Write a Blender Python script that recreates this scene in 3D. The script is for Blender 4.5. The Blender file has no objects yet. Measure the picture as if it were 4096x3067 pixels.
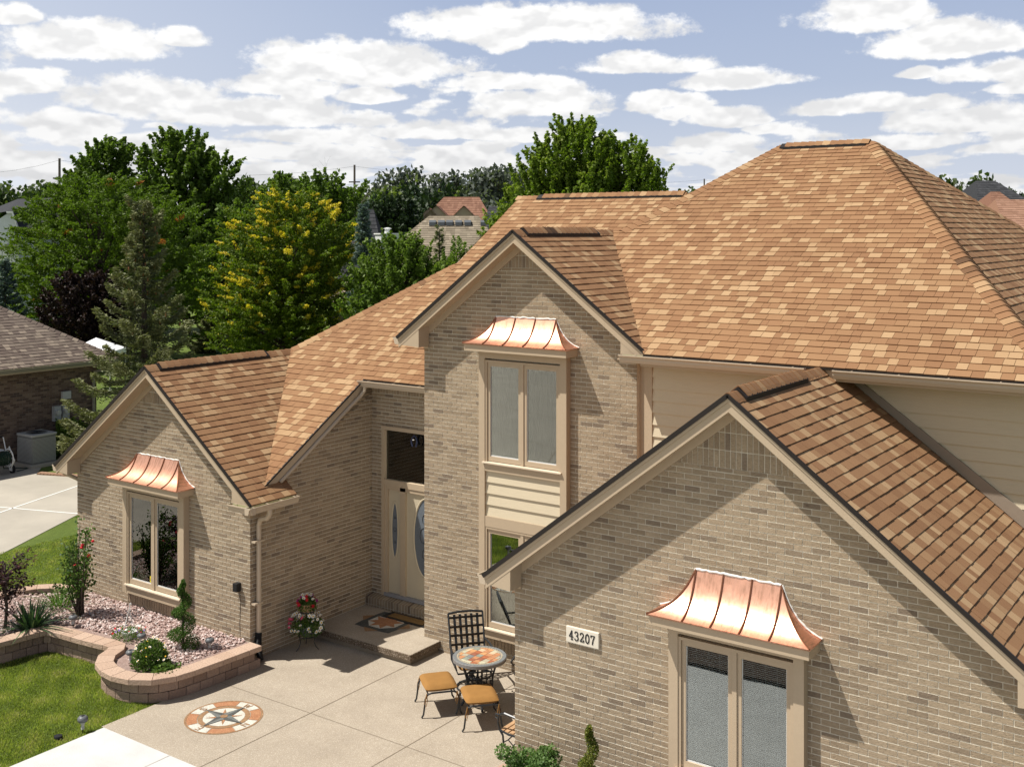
import bpy, bmesh, math, random
import numpy as np
from mathutils import Vector, Matrix
R = math.radians
SC = bpy.context.scene
COL = SC.collection
random.seed(7)
rng = np.random.default_rng(11)

# ------------------------------------------------------------------ camera
H = 7.13
TH = R(35.16)
S_, C_ = math.sin(TH), math.cos(TH)
cam_d = bpy.data.cameras.new('camera')
cam = bpy.data.objects.new('camera', cam_d)
COL.objects.link(cam)
cam.location = (0, 0, H)
cam.rotation_euler = (R(90), 0, TH)
cam_d.sensor_width = 36.0
cam_d.lens = 36.0 * 4438 / 4096
cam_d.shift_x = 0
cam_d.shift_y = -(1533.5 - 929) / 4096
cam_d.clip_start = 0.1
cam_d.clip_end = 6000
SC.camera = cam
SC.view_settings.view_transform = 'Standard'
SC.view_settings.look = 'None'
SC.view_settings.gamma = 1
SC.view_settings.exposure = 0.42
SC.cycles.max_bounces = 6
SC.cycles.transparent_max_bounces = 12

def bg(px, d):
    """ground point at forward distance d (metres) for design column px"""
    u = (px - 2048) / 4438.0
    return (d * (u * C_ - S_), d * (u * S_ + C_))
def zz(py, d):
    return H - (py - 929) / 4438.0 * d

# ------------------------------------------------------------------ node helper
class NT:
    def __init__(s, tree):
        s.t = tree; s.n = tree.nodes; s.l = tree.links
    def node(s, typ, **kw):
        n = s.n.new(typ)
        for k, v in kw.items():
            setattr(n, k, v)
        return n
    def put(s, sock, v):
        if isinstance(v, bpy.types.NodeSocket):
            s.l.new(v, sock)
        elif v is not None:
            sock.default_value = v
    def math(s, op, a, b=None, c=None, clamp=False):
        n = s.node('ShaderNodeMath', operation=op, use_clamp=clamp)
        s.put(n.inputs[0], a)
        if b is not None: s.put(n.inputs[1], b)
        if c is not None: s.put(n.inputs[2], c)
        return n.outputs[0]
    def mix(s, f, a, b, blend='MIX'):
        n = s.node('ShaderNodeMix', data_type='RGBA', blend_type=blend)
        s.put(n.inputs[0], f); s.put(n.inputs[6], a); s.put(n.inputs[7], b)
        return n.outputs[2]
    def ramp(s, f, pts, interp='LINEAR'):
        n = s.node('ShaderNodeValToRGB')
        n.color_ramp.interpolation = interp
        el = n.color_ramp.elements
        while len(el) > 1: el.remove(el[-1])
        el[0].position = pts[0][0]; el[0].color = c4(pts[0][1])
        for p, c in pts[1:]:
            e = el.new(p); e.color = c4(c)
        s.put(n.inputs[0], f)
        return n.outputs[0]
    def comb(s, x, y, z):
        n = s.node('ShaderNodeCombineXYZ')
        s.put(n.inputs[0], x); s.put(n.inputs[1], y); s.put(n.inputs[2], z)
        return n.outputs[0]
    def sep(s, v):
        n = s.node('ShaderNodeSeparateXYZ'); s.put(n.inputs[0], v)
        return n.outputs
    def noise(s, vec, scale, detail=3, rough=.55, out=0, dist=0):
        n = s.node('ShaderNodeTexNoise')
        s.put(n.inputs['Vector'], vec); n.inputs['Scale'].default_value = scale
        n.inputs['Detail'].default_value = detail; n.inputs['Roughness'].default_value = rough
        n.inputs['Distortion'].default_value = dist
        return n.outputs[out]
    def vor(s, vec, scale, out=0, feature='F1', rnd=1.0):
        n = s.node('ShaderNodeTexVoronoi', feature=feature)
        s.put(n.inputs['Vector'], vec); n.inputs['Scale'].default_value = scale
        n.inputs['Randomness'].default_value = rnd
        return n.outputs[out]
    def vmul(s, v, m):
        n = s.node('ShaderNodeVectorMath', operation='MULTIPLY')
        s.put(n.inputs[0], v); n.inputs[1].default_value = m
        return n.outputs[0]
    def bump(s, h, strength=.5, dist=.01, normal=None):
        n = s.node('ShaderNodeBump')
        n.inputs['Strength'].default_value = strength; n.inputs['Distance'].default_value = dist
        s.put(n.inputs['Height'], h)
        if normal is not None: s.put(n.inputs['Normal'], normal)
        return n.outputs[0]

def c4(c):
    if isinstance(c, (int, float)): return (c, c, c, 1)
    return tuple(c) + (1,) if len(c) == 3 else tuple(c)

def newmat(name):
    m = bpy.data.materials.new(name); m.use_nodes = True
    nt = NT(m.node_tree)
    b = m.node_tree.nodes['Principled BSDF']
    b.inputs['Specular IOR Level'].default_value = 0.3
    return m, nt, b
def pos(nt):
    return nt.node('ShaderNodeNewGeometry').outputs['Position']

def simple(name, col, rough=.6, metal=0, var=.12, scale=14, bump=.15, bscale=90, spec=.3, bdist=.004):
    m, nt, b = newmat(name)
    p = pos(nt)
    n1 = nt.noise(p, scale, 4)
    f = nt.math('MULTIPLY_ADD', n1, 2 * var, 1 - var)
    col = c4(col)
    n = nt.node('ShaderNodeVectorMath', operation='SCALE')
    n.inputs[0].default_value = col[:3]; nt.put(n.inputs['Scale'], f)
    nt.put(b.inputs['Base Color'], n.outputs[0])
    b.inputs['Roughness'].default_value = rough; b.inputs['Metallic'].default_value = metal
    b.inputs['Specular IOR Level'].default_value = spec
    if bump:
        nt.put(b.inputs['Normal'], nt.bump(nt.noise(p, bscale, 3), bump, bdist))
    return m

# ------------------------------------------------------------------ world: Nishita sky + cumulus
SUN = Vector((-.39, -.325, .862)).normalized()      # towards the sun
w = bpy.data.worlds.new('World'); SC.world = w; w.use_nodes = True
def build_world():
    nt = NT(w.node_tree)
    bgn = w.node_tree.nodes['Background']
    sky = nt.node('ShaderNodeTexSky', sky_type='NISHITA')
    sky.sun_disc = False
    sky.sun_elevation = math.asin(SUN.z)
    sky.sun_rotation = math.atan2(SUN.x, SUN.y)
    sky.air_density = 1.0; sky.dust_density = 1.6; sky.ozone_density = 1.3
    tc = nt.node('ShaderNodeTexCoord').outputs['Generated']
    x, y, z = nt.sep(tc)[:3]
    a0 = -TH
    # azimuth about the street-facing direction, and tan(elevation)
    xr = nt.math('ADD', nt.math('MULTIPLY', x, math.cos(a0)), nt.math('MULTIPLY', y, -math.sin(a0)))
    yr = nt.math('ADD', nt.math('MULTIPLY', x, math.sin(a0)), nt.math('MULTIPLY', y, math.cos(a0)))
    A = nt.math('ARCTAN2', xr, yr)
    hl = nt.math('SQRT', nt.math('ADD', nt.math('MULTIPLY', x, x), nt.math('MULTIPLY', y, y)))
    T = nt.math('DIVIDE', z, nt.math('MAXIMUM', hl, .02))
    p3 = nt.comb(A, nt.math('MULTIPLY', T, 2.2), 0)
    big = nt.noise(p3, 9, 2, .5, out=1)
    wob = nt.node('ShaderNodeVectorMath', operation='SUBTRACT'); nt.put(wob.inputs[0], big); wob.inputs[1].default_value = (.5, .5, .5)
    ws = nt.sep(wob.outputs[0])
    A2 = nt.math('MULTIPLY_ADD', ws[0], .07, A)
    T2 = nt.math('MULTIPLY_ADD', ws[1], .014, T)
    C = [(340,160,300,92),(710,135,110,48),(2150,95,640,88),(1420,240,470,105),(1150,330,320,60),(560,370,350,88),(950,440,520,70),
         (2030,325,310,48),(2150,405,330,66),(2600,245,300,48),(2950,310,260,46),(3450,40,320,90),(3800,150,420,78),(4010,280,230,58),
         (3680,290,90,32),(2690,385,175,40),(2900,455,200,48),(3400,425,280,42),(3950,470,430,66),(3750,420,200,30),(2880,560,250,42),(60,50,90,50),(90,310,150,38),
         (250,470,280,52),(1150,610,420,42),(1700,520,330,42),(1250,545,250,36),(600,560,300,34),(3600,570,330,34),(4080,345,130,34),
         (2200,540,300,34),(1500,375,160,34),(2020,150,120,60)]
    D = None
    for (px, py, hw, hh) in C:
        a = math.atan((px - 2048) / 4438); t = (929 - py) / 4438 * math.cos(a)
        da = nt.math('MULTIPLY', nt.math('SUBTRACT', A2, a), 4438 / hw / .97)
        dt = nt.math('SUBTRACT', T2, t - hh * .35 / 4438)
        up = nt.math('MULTIPLY', nt.math('MAXIMUM', dt, 0), 4438 / (hh * 1.25))
        dn = nt.math('MULTIPLY', nt.math('MINIMUM', dt, 0), 4438 / (hh * .62))
        q = nt.math('MULTIPLY', da, da)
        q = nt.math('MULTIPLY_ADD', up, up, q)
        q = nt.math('MULTIPLY_ADD', dn, dn, q)
        d = nt.math('SUBTRACT', 1.0, q)
        D = d if D is None else nt.math('SMOOTH_MAX', D, d, .05)
    # low streets of cloud, denser toward the horizon
    lg = nt.math('LOGARITHM', nt.math('ADD', nt.math('MAXIMUM', T2, 0), .035), 2.718)
    lay = nt.noise(nt.comb(A2, nt.math('MULTIPLY', lg, .42), 3.3), 13, 3, .5)
    cov = nt.math('MULTIPLY_ADD', T, -16.0, 1.75)
    cov = nt.math('MAXIMUM', nt.math('MINIMUM', cov, 1.0), -1.8)
    cov = nt.math('MULTIPLY_ADD', nt.math('MINIMUM', nt.math('MAXIMUM', A, -.5), .5), -.9, cov)
    D2 = nt.math('MULTIPLY_ADD', nt.math('SUBTRACT', lay, .56), 7.5, cov)
    D = nt.math('MAXIMUM', nt.math('MINIMUM', D, 1), D2)
    fine = nt.noise(nt.comb(A, nt.math('MULTIPLY', T, 1.35), 1.7), 26, 8, .60)
    fine2 = nt.noise(nt.comb(A, nt.math('MULTIPLY', T, 1.2), 5.7), 95, 5, .6)
    dens = nt.math('MULTIPLY_ADD', nt.math('SUBTRACT', fine, .5), 2.3, D)
    dens = nt.math('MULTIPLY_ADD', nt.math('SUBTRACT', fine2, .5), .8, dens)
    m1 = nt.node('ShaderNodeMapRange', interpolation_type='SMOOTHSTEP')
    nt.put(m1.inputs[0], dens); m1.inputs[1].default_value = -.16; m1.inputs[2].default_value = .42
    mask = m1.outputs[0]
    # cloud brightness: white billows with soft grey bases
    fa = nt.noise(nt.comb(A, nt.math('MULTIPLY', T, 1.8), 1.7), 24, 3, .5)
    fineB = nt.noise(nt.comb(A, nt.math('MULTIPLY_ADD', T, 1.8, .012), 1.7), 24, 3, .5)
    relief = nt.math('MULTIPLY', nt.math('SUBTRACT', fa, fineB), 1.1)
    low = nt.noise(nt.comb(A, nt.math('MULTIPLY', T, 4.0), 9.1), 13, 4, .5)
    sh = nt.math('ADD', nt.math('MULTIPLY_ADD', low, .16, .89), nt.math('MINIMUM', nt.math('MAXIMUM', relief, -.09), .07))
    sh = nt.math('MULTIPLY', sh, nt.ramp(T, [(0.0, .84), (.08, .92), (.16, 1.0)]))
    cl = nt.mix(nt.math('MULTIPLY', nt.math('SUBTRACT', 1.04, sh), 2.2, clamp=True), (1.0, .995, .985, 1), (.88, .89, .92, 1))
    clv = nt.node('ShaderNodeVectorMath', operation='SCALE'); nt.put(clv.inputs[0], cl); nt.put(clv.inputs['Scale'], nt.math('MULTIPLY', sh, 7.9))
    hz = nt.ramp(T, [(0.0, .85), (.05, .62), (.13, .28), (.30, .05), (1, 0)])
    hz = nt.math('ADD', hz, nt.math('MULTIPLY', nt.math('MAXIMUM', nt.math('MULTIPLY_ADD', A, -1.2, -.05), 0), .75), clamp=True)
    skyc = nt.mix(hz, sky.outputs[0], (6.0, 6.3, 6.9, 1))
    skyc = nt.mix(.75, skyc, nt.mix(hz, (2.55, 3.2, 4.9, 1), (5.9, 6.2, 6.8, 1)))
    zs = nt.node('ShaderNodeVectorMath', operation='SCALE'); nt.put(zs.inputs[0], skyc); nt.put(zs.inputs['Scale'], nt.ramp(T, [(.22, 1.0), (.6, .6), (1.0, .45)])); skyc = zs.outputs[0]
    final = nt.mix(mask, skyc, clv.outputs[0])
    nt.put(bgn.inputs['Color'], final)
    bgn.inputs['Strength'].default_value = 0.097
    w.cycles.sampling_method = 'MANUAL'; w.cycles.sample_map_resolution = 512
build_world()

sd = bpy.data.lights.new('sun', 'SUN'); so = bpy.data.objects.new('sun', sd); COL.objects.link(so)
sd.energy = 5.0; sd.angle = R(.55); sd.color = (1, .955, .88)
so.rotation_euler = SUN.to_track_quat('Z', 'Y').to_euler()
so.location = (-20, -20, 40)

# ------------------------------------------------------------------ mesh building
ORG = {}
def tag(o, label=None, cat=None, group=None, kind=None):
    if label: o['label'] = label
    if cat: o['category'] = cat
    if group: o['group'] = group
    if kind: o['kind'] = kind
    return o
def thing(name, label, cat, loc=(0, 0, 0), group=None, rz=0):
    o = bpy.data.objects.new(name, None); COL.objects.link(o)
    o.location = loc; o.rotation_euler = (0, 0, rz); o.empty_display_size = .2
    ORG[o.name] = Vector((0, 0, 0)) if rz else Vector(loc)
    if rz: ORG[o.name] = Vector((0, 0, 0))      # parts are given in local coordinates
    return tag(o, label, cat, group)
def local(name, label, cat, loc, rz=0, group=None):
    """an Empty whose parts are built in its own local coordinates"""
    o = thing(name, label, cat, loc, group); o.rotation_euler = (0, 0, rz)
    ORG[o.name] = Vector((0, 0, 0)); return o

class MB:
    def __init__(s): s.v = []; s.f = []; s.a = []
    def add(s, vs, fs, a=0.0):
        k = len(s.v); s.v.extend([tuple(p) for p in vs])
        for f in fs: s.f.append(tuple(k + i for i in f)); s.a.append(a)
        return s
    def box(s, x0, x1, y0, y1, z0, z1, a=0.0):
        vs = [(x0,y0,z0),(x1,y0,z0),(x1,y1,z0),(x0,y1,z0),(x0,y0,z1),(x1,y0,z1),(x1,y1,z1),(x0,y1,z1)]
        return s.add(vs, [(0,3,2,1),(4,5,6,7),(0,1,5,4),(1,2,6,5),(2,3,7,6),(3,0,4,7)], a)
    def obox(s, c, ux, uy, uz, hx, hy, hz, a=0.0):
        c, ux, uy, uz = map(Vector, (c, ux, uy, uz))
        vs = []
        for dz in (-1, 1):
            for dx, dy in ((-1,-1),(1,-1),(1,1),(-1,1)):
                vs.append(c + ux*dx*hx + uy*dy*hy + uz*dz*hz)
        return s.add(vs, [(0,3,2,1),(4,5,6,7),(0,1,5,4),(1,2,6,5),(2,3,7,6),(3,0,4,7)], a)
    def prism(s, poly, axis, a0, a1, a=0.0):
        """poly: 2-D points; axis 'y': (x,z) extruded from y=a0..a1; 'x': (y,z); 'z': (x,y)"""
        n = len(poly)
        def P(p, t):
            return {'y': (p[0], t, p[1]), 'x': (t, p[0], p[1]), 'z': (p[0], p[1], t)}[axis]
        vs = [P(p, a0) for p in poly] + [P(p, a1) for p in poly]
        fs = [tuple(range(n)), tuple(reversed(range(n, 2*n)))]
        for i in range(n):
            j = (i+1) % n; fs.append((i, n+i, n+j, j))
        return s.add(vs, fs, a)
    def tube(s, pts, r, n=8, cap=True, a=0.0):
        pts = [Vector(p) for p in pts]
        rs = r if isinstance(r, (list, tuple)) else [r]*len(pts)
        k = len(s.v); up = None
        for i, p in enumerate(pts):
            d = (pts[min(i+1, len(pts)-1)] - pts[max(i-1, 0)])
            if d.length < 1e-9: d = Vector((0, 0, 1))
            d.normalize()
            if up is None: up = Vector((0,0,1)) if abs(d.z) < .9 else Vector((1,0,0))
            u = d.cross(up)
            if u.length < 1e-6: u = d.cross(Vector((0.3,1,.2)))
            u.normalize(); v = u.cross(d).normalized(); up = v
            for j in range(n):
                t = 2*math.pi*j/n
                s.v.append(tuple(p + (u*math.cos(t) + v*math.sin(t))*rs[i]))
        for i in range(len(pts)-1):
            for j in range(n):
                q = (j+1) % n
                s.f.append((k+i*n+j, k+(i+1)*n+j, k+(i+1)*n+q, k+i*n+q)); s.a.append(a)
        if cap:
            s.f.append(tuple(k+j for j in range(n))); s.a.append(a)
            s.f.append(tuple(k+(len(pts)-1)*n+j for j in reversed(range(n)))); s.a.append(a)
        return s
    def lathe(s, prof, c, n=24, a=0.0):
        k = len(s.v)
        for (r, z) in prof:
            for j in range(n):
                t = 2*math.pi*j/n
                s.v.append((c[0]+r*math.cos(t), c[1]+r*math.sin(t), c[2]+z))
        for i in range(len(prof)-1):
            for j in range(n):
                q = (j+1) % n
                s.f.append((k+i*n+j, k+i*n+q, k+(i+1)*n+q, k+(i+1)*n+j)); s.a.append(a)
        s.f.append(tuple(k+j for j in reversed(range(n)))); s.a.append(a)
        s.f.append(tuple(k+(len(prof)-1)*n+j for j in range(n))); s.a.append(a)
        return s
    def build(s, name, mat, parent=None, smooth=False, attr=False, bevel=0, merge=False):
        o_ = ORG.get(parent.name, Vector((0,0,0))) if parent else Vector((0,0,0))
        me = bpy.data.meshes.new(name)
        vs = [(p[0]-o_.x, p[1]-o_.y, p[2]-o_.z) for p in s.v]
        me.from_pydata(vs, [], s.f)
        if attr:
            at = me.attributes.new('tint', 'FLOAT', 'FACE')
            at.data.foreach_set('value', np.array(s.a, dtype=np.float32))
        if merge:
            bm = bmesh.new(); bm.from_mesh(me); bmesh.ops.remove_doubles(bm, verts=bm.verts, dist=1e-5)
            bm.to_mesh(me); bm.free()
        me.materials.append(mat)
        if smooth:
            for p in me.polygons: p.use_smooth = True
        me.update()
        ob = bpy.data.objects.new(name, me); COL.objects.link(ob)
        if parent: ob.parent = parent; ORG[ob.name] = o_
        if bevel:
            b = ob.modifiers.new('bevel', 'BEVEL'); b.width = bevel; b.segments = 2; b.limit_method = 'ANGLE'
        return ob
def children_of(o): return list(o.children)
def copy_tree(o, loc=None, rz=None, label=None, parent=None, scale=None, group=None):
    c = o.copy(); COL.objects.link(c)
    if parent: c.parent = parent
    if loc is not None: c.location = loc
    if rz is not None: c.rotation_euler = (0, 0, rz)
    if scale is not None: c.scale = scale
    if label: c['label'] = label
    if group: c['group'] = group
    for ch in children_of(o): copy_tree(ch, parent=c)
    return c

# ------------------------------------------------------------------ materials
def wall_uv(nt):
    g = nt.node('ShaderNodeNewGeometry')
    px, py, pz = nt.sep(g.outputs['Position'])[:3]
    nx, ny, nz = nt.sep(g.outputs['True Normal'])[:3]
    f = nt.math('GREATER_THAN', nt.math('ABSOLUTE', nx), .7)
    u = nt.math('ADD', nt.math('MULTIPLY', px, nt.math('SUBTRACT', 1, f)), nt.math('MULTIPLY', py, f))
    return u, pz, g
def brick_mat(name, cols, mortar, rough=.85, soldier=False, bw=.2032, bh=.0677, mw=.0098, relief=1.0, var=.16):
    m, nt, b = newmat(name)
    u, v, g = wall_uv(nt)
    P = g.outputs['Position']
    if soldier: u, v = v, u
    # slight waviness of the laying
    wv = nt.noise(P, 9, 2)
    v2 = nt.math('MULTIPLY_ADD', nt.math('SUBTRACT', wv, .5), .006, v)
    u2 = nt.math('MULTIPLY_ADD', nt.math('SUBTRACT', nt.noise(P, 17, 1), .5), .008, u)
    vec = nt.comb(nt.math('ADD', u2, 40), nt.math('ADD', v2, 40*0 + (.05 if soldier else .0)), 0)
    bt = nt.node('ShaderNodeTexBrick')
    nt.put(bt.inputs['Vector'], vec)
    bt.inputs['Color1'].default_value = (0, 0, 0, 1); bt.inputs['Color2'].default_value = (1, 1, 1, 1)
    bt.inputs['Mortar'].default_value = (.5, .5, .5, 1)
    bt.inputs['Scale'].default_value = 1; bt.inputs['Mortar Size'].default_value = mw/2*1.05
    bt.inputs['Mortar Smooth'].default_value = .45; bt.inputs['Bias'].default_value = 0
    bt.inputs['Brick Width'].default_value = bw; bt.inputs['Row Height'].default_value = bh
    bt.offset = 0.0 if soldier else .5
    rnd = bt.outputs['Color']; fac = bt.outputs['Fac']
    base = nt.ramp(rnd, cols, 'CONSTANT')
    # wire-cut texture: wavy horizontal scratches
    q = nt.comb(nt.math('MULTIPLY', u, 26), nt.math('MULTIPLY', v, 120), nt.math('MULTIPLY', rnd, 30))
    if soldier: q = nt.comb(nt.math('MULTIPLY', v, 120), nt.math('MULTIPLY', u, 26), 0)
    rug = nt.noise(q, 1.0, 4, .65, dist=.9)
    gr = nt.noise(P, 210, 2)
    big = nt.noise(P, .9, 3)
    k = nt.math('MULTIPLY_ADD', rug, 1.0, .50)
    k = nt.math('MULTIPLY', k, nt.math('MULTIPLY_ADD', gr, .3, .85))
    k = nt.math('MULTIPLY', k, nt.math('MULTIPLY_ADD', big, var*2, 1-var))
    sc = nt.node('ShaderNodeVectorMath', operation='SCALE'); nt.put(sc.inputs[0], base); nt.put(sc.inputs['Scale'], k)
    mc = nt.node('ShaderNodeVectorMath', operation='SCALE'); mc.inputs[0].default_value = mortar[:3]
    nt.put(mc.inputs['Scale'], nt.math('MULTIPLY_ADD', nt.noise(P, 40, 3), .5, .75))
    col = nt.mix(fac, sc.outputs[0], mc.outputs[0])
    nt.put(b.inputs['Base Color'], col)
    b.inputs['Roughness'].default_value = rough
    b.inputs['Specular IOR Level'].default_value = .15
    h = nt.math('SUBTRACT', nt.math('MULTIPLY', rug, .55), nt.math('MULTIPLY', fac, 1.0))
    nt.put(b.inputs['Normal'], nt.bump(h, 1.0, .017*relief))
    return m
M = {}
BC = [(0, (.150,.112,.080)), (.035, (.285,.222,.152)), (.20, (.255,.198,.138)), (.36, (.30,.236,.163)), (.55, (.315,.250,.175)), (.75, (.27,.212,.146)), (.88, (.225,.174,.120)), (.955, (.165,.124,.088))]
M['brick'] = brick_mat('tan_brick', BC, (.56,.51,.41))
M['soldier'] = brick_mat('tan_brick_soldier', BC, (.50,.455,.37), soldier=True)
NC = [(0, (.10,.065,.05)), (.2, (.16,.11,.08)), (.45, (.20,.14,.10)), (.7, (.14,.095,.07)), (.9, (.085,.06,.05))]
M['nbrick'] = brick_mat('brown_brick', NC, (.20,.17,.14), relief=.6)
def brick2_mat(name, pts, mortar):
    m, nt, b = newmat(name)
    u, v, g = wall_uv(nt); P = g.outputs['Position']
    at = nt.node('ShaderNodeAttribute', attribute_name='tint').outputs['Fac']
    base = nt.ramp(at, pts)
    q = nt.comb(nt.math('MULTIPLY', u, 24), nt.math('MULTIPLY', v, 95), nt.math('MULTIPLY', at, 300))
    rug = nt.noise(q, 1.0, 4, .62, dist=1.1)
    big = nt.noise(P, .55, 4, .6); mid = nt.noise(P, 3.5, 3)
    k = nt.ramp(rug, [(.30, .62), (.46, .95), (.7, 1.15)])
    k = nt.math('MULTIPLY', k, nt.math('MULTIPLY_ADD', nt.noise(P, 190, 2), .35, .83))
    k = nt.math('MULTIPLY', k, nt.math('MULTIPLY_ADD', big, .34, .83)); k = nt.math('MULTIPLY', k, nt.math('MULTIPLY_ADD', mid, .2, .9))
    sc = nt.node('ShaderNodeVectorMath', operation='SCALE'); nt.put(sc.inputs[0], base); nt.put(sc.inputs['Scale'], k)
    mc = nt.node('ShaderNodeVectorMath', operation='SCALE'); mc.inputs[0].default_value = mortar
    nt.put(mc.inputs['Scale'], nt.math('MULTIPLY_ADD', nt.noise(P, 30, 3), .7, .65))
    f = nt.math('GREATER_THAN', at, .97)
    nt.put(b.inputs['Base Color'], nt.mix(f, sc.outputs[0], mc.outputs[0]))
    b.inputs['Roughness'].default_value = .9; b.inputs['Specular IOR Level'].default_value = .12
    nt.put(b.inputs['Normal'], nt.bump(rug, 1.0, .007)); return m
M['brick2'] = brick2_mat('tan_rug_brick', [(0, (.205,.156,.113)), (.07, (.235,.182,.131)), (.12, (.275,.210,.144)), (.4, (.325,.252,.174)), (.7, (.365,.285,.198)), (.95, (.315,.240,.162))], (.70,.65,.55))
M['mortar'] = simple('mortar', (.66,.60,.49), .95, var=.2, scale=20, bump=.6, bscale=120, bdist=.006)
M['trim'] = simple('taupe_trim', (.44,.345,.240), .55, var=.05, bump=.35, bscale=70, bdist=.003)
M['trim_side'] = M['trim']
M['gutter'] = simple('gutter_metal', (.47,.38,.28), .35, var=.03, bump=0, spec=.5)
M['gutter_in'] = simple('gutter_inside', (.42,.40,.22), .5, var=.2, bump=0)
M['black'] = simple('black_vent', (.016,.012,.010), .55, bump=.1)
M['caulk'] = simple('white_caulk', (.72,.70,.66), .6, bump=.5, bscale=60)
M['iron'] = simple('dark_iron', (.022,.024,.027), .38, metal=.2, spec=.5, bump=.12)
M['cushion'] = simple('ochre_cushion', (.27,.135,.036), .9, var=.15, scale=9, bump=.4, bscale=260, bdist=.002)
M['white'] = simple('white_paint', (.75,.75,.73), .5, var=.06)
M['vinyl'] = simple('white_vinyl', (.62,.63,.62), .45, var=.05, bump=0)
M['plastic_black'] = simple('black_plastic', (.015,.015,.016), .45, bump=0)
M['wood'] = simple('bench_wood', (.42,.26,.14), .5, var=.3, scale=20)
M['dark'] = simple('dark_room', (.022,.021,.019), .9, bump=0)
M['curtain'] = simple('sheer_curtain', (.030,.028,.022), .9, var=.25, scale=3, bump=0)
M['door'] = simple('almond_door', (.50,.43,.31), .45, var=.04, bump=.05)
M['concrete_step'] = None

def siding_mat():
    m, nt, b = newmat('cream_siding')
    g = nt.node('ShaderNodeNewGeometry'); P = g.outputs['Position']
    st = nt.noise(nt.vmul(P, (4, 4, 60)), 1.5, 4, .6)
    k = nt.math('MULTIPLY_ADD', st, .14, .93)
    k = nt.math('MULTIPLY', k, nt.math('MULTIPLY_ADD', nt.noise(P, 1.3, 3), .12, .94))
    sc = nt.node('ShaderNodeVectorMath', operation='SCALE'); sc.inputs[0].default_value = (.56,.48,.345); nt.put(sc.inputs['Scale'], k)
    nt.put(b.inputs['Base Color'], sc.outputs[0]); b.inputs['Roughness'].default_value = .55
    nt.put(b.inputs['Normal'], nt.bump(st, .35, .004))
    return m
M['siding'] = siding_mat()
M['trim_grey'] = simple('weathered_trim', (.27,.215,.165), .6, var=.08, bump=.2)

def shingle_mat(name, pts, grain=.55, mottle=.10):
    m, nt, b = newmat(name)
    P = pos(nt)
    at = nt.node('ShaderNodeAttribute', attribute_name='tint')
    base = nt.ramp(at.outputs['Fac'], pts)
    g1 = nt.noise(P, 330, 2, .7); g2 = nt.noise(P, 130, 2, .6); bg_ = nt.noise(P, .7, 4, .6)
    k = nt.math('MULTIPLY_ADD', g1, grain, 1 - grain/2)
    k = nt.math('MULTIPLY', k, nt.math('MULTIPLY_ADD', g2, grain*.7, 1 - grain*.35))
    k = nt.math('MULTIPLY', k, nt.math('MULTIPLY_ADD', bg_, 2*mottle, 1 - mottle))
    sc = nt.node('ShaderNodeVectorMath', operation='SCALE'); nt.put(sc.inputs[0], base); nt.put(sc.inputs['Scale'], k)
    nt.put(b.inputs['Base Color'], sc.outputs[0]); b.inputs['Roughness'].default_value = .9
    b.inputs['Specular IOR Level'].default_value = .2
    nt.put(b.inputs['Normal'], nt.bump(g2, .35, .004))
    return m
SH = [(0, (.06,.035,.020)), (.035, (.215,.112,.055)), (.30, (.240,.127,.063)), (.60, (.268,.150,.075)), (.76, (.292,.172,.088)), (.82, (.330,.207,.110)), (1, (.372,.242,.132))]
M['shingle'] = shingle_mat('amber_shingles', SH)
NS = [(0, (.115,.085,.070)), (.4, (.15,.115,.092)), (.7, (.19,.15,.118)), (1, (.27,.215,.165))]
M['nshingle'] = shingle_mat('brown_grey_shingles', NS)

def copper_mat():
    m, nt, b = newmat('copper')
    P = pos(nt)
    st = nt.noise(nt.vmul(P, (30, 8, 4)), 1.0, 5, .6)
    pt = nt.noise(P, 5, 3)
    f = nt.math('MULTIPLY', nt.ramp(st, [(.44, 0), (.60, 1)]), nt.ramp(pt, [(.36, 0), (.56, 1)]))
    nt.put(b.inputs['Base Color'], nt.mix(nt.math('MULTIPLY', f, .62), (.83,.45,.31,1), (.36,.20,.13,1)))
    b.inputs['Metallic'].default_value = 1
    nt.put(b.inputs['Roughness'], nt.math('MULTIPLY_ADD', st, .22, .32))
    nt.put(b.inputs['Normal'], nt.bump(nt.noise(P, 7, 2), .10, .02))
    return m
M['copper'] = copper_mat()
M['copper_dark'] = simple('copper_seam', (.34,.15,.085), .4, metal=.85, var=.35, scale=40, bump=.1)

def glass_mat(name, tint=(.9,.93,.92), boost=2.4):
    m = bpy.data.materials.new(name); m.use_nodes = True; nt = NT(m.node_tree)
    m.node_tree.nodes.remove(m.node_tree.nodes['Principled BSDF'])
    out = m.node_tree.nodes['Material Output']
    fr = nt.node('ShaderNodeFresnel'); fr.inputs['IOR'].default_value = 1.52
    wv = nt.bump(nt.noise(pos(nt), 1.3, 1), .05, .02)
    tr = nt.node('ShaderNodeBsdfTransparent'); tr.inputs[0].default_value = c4(tint)
    gl = nt.node('ShaderNodeBsdfGlossy'); gl.inputs['Roughness'].default_value = .0; gl.inputs[0].default_value = (.95,.97,.96,1)
    nt.put(gl.inputs['Normal'], wv)
    mx = nt.node('ShaderNodeMixShader')
    nt.put(mx.inputs[0], nt.math('MULTIPLY', fr.outputs[0], boost, clamp=True))
    nt.l.new(tr.outputs[0], mx.inputs[1]); nt.l.new(gl.outputs[0], mx.inputs[2])
    nt.l.new(mx.outputs[0], out.inputs[0])
    return m
M['glass'] = glass_mat('window_glass', boost=2.6)
M['glass_dark'] = glass_mat('door_glass', tint=(.5,.55,.6), boost=2)

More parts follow.
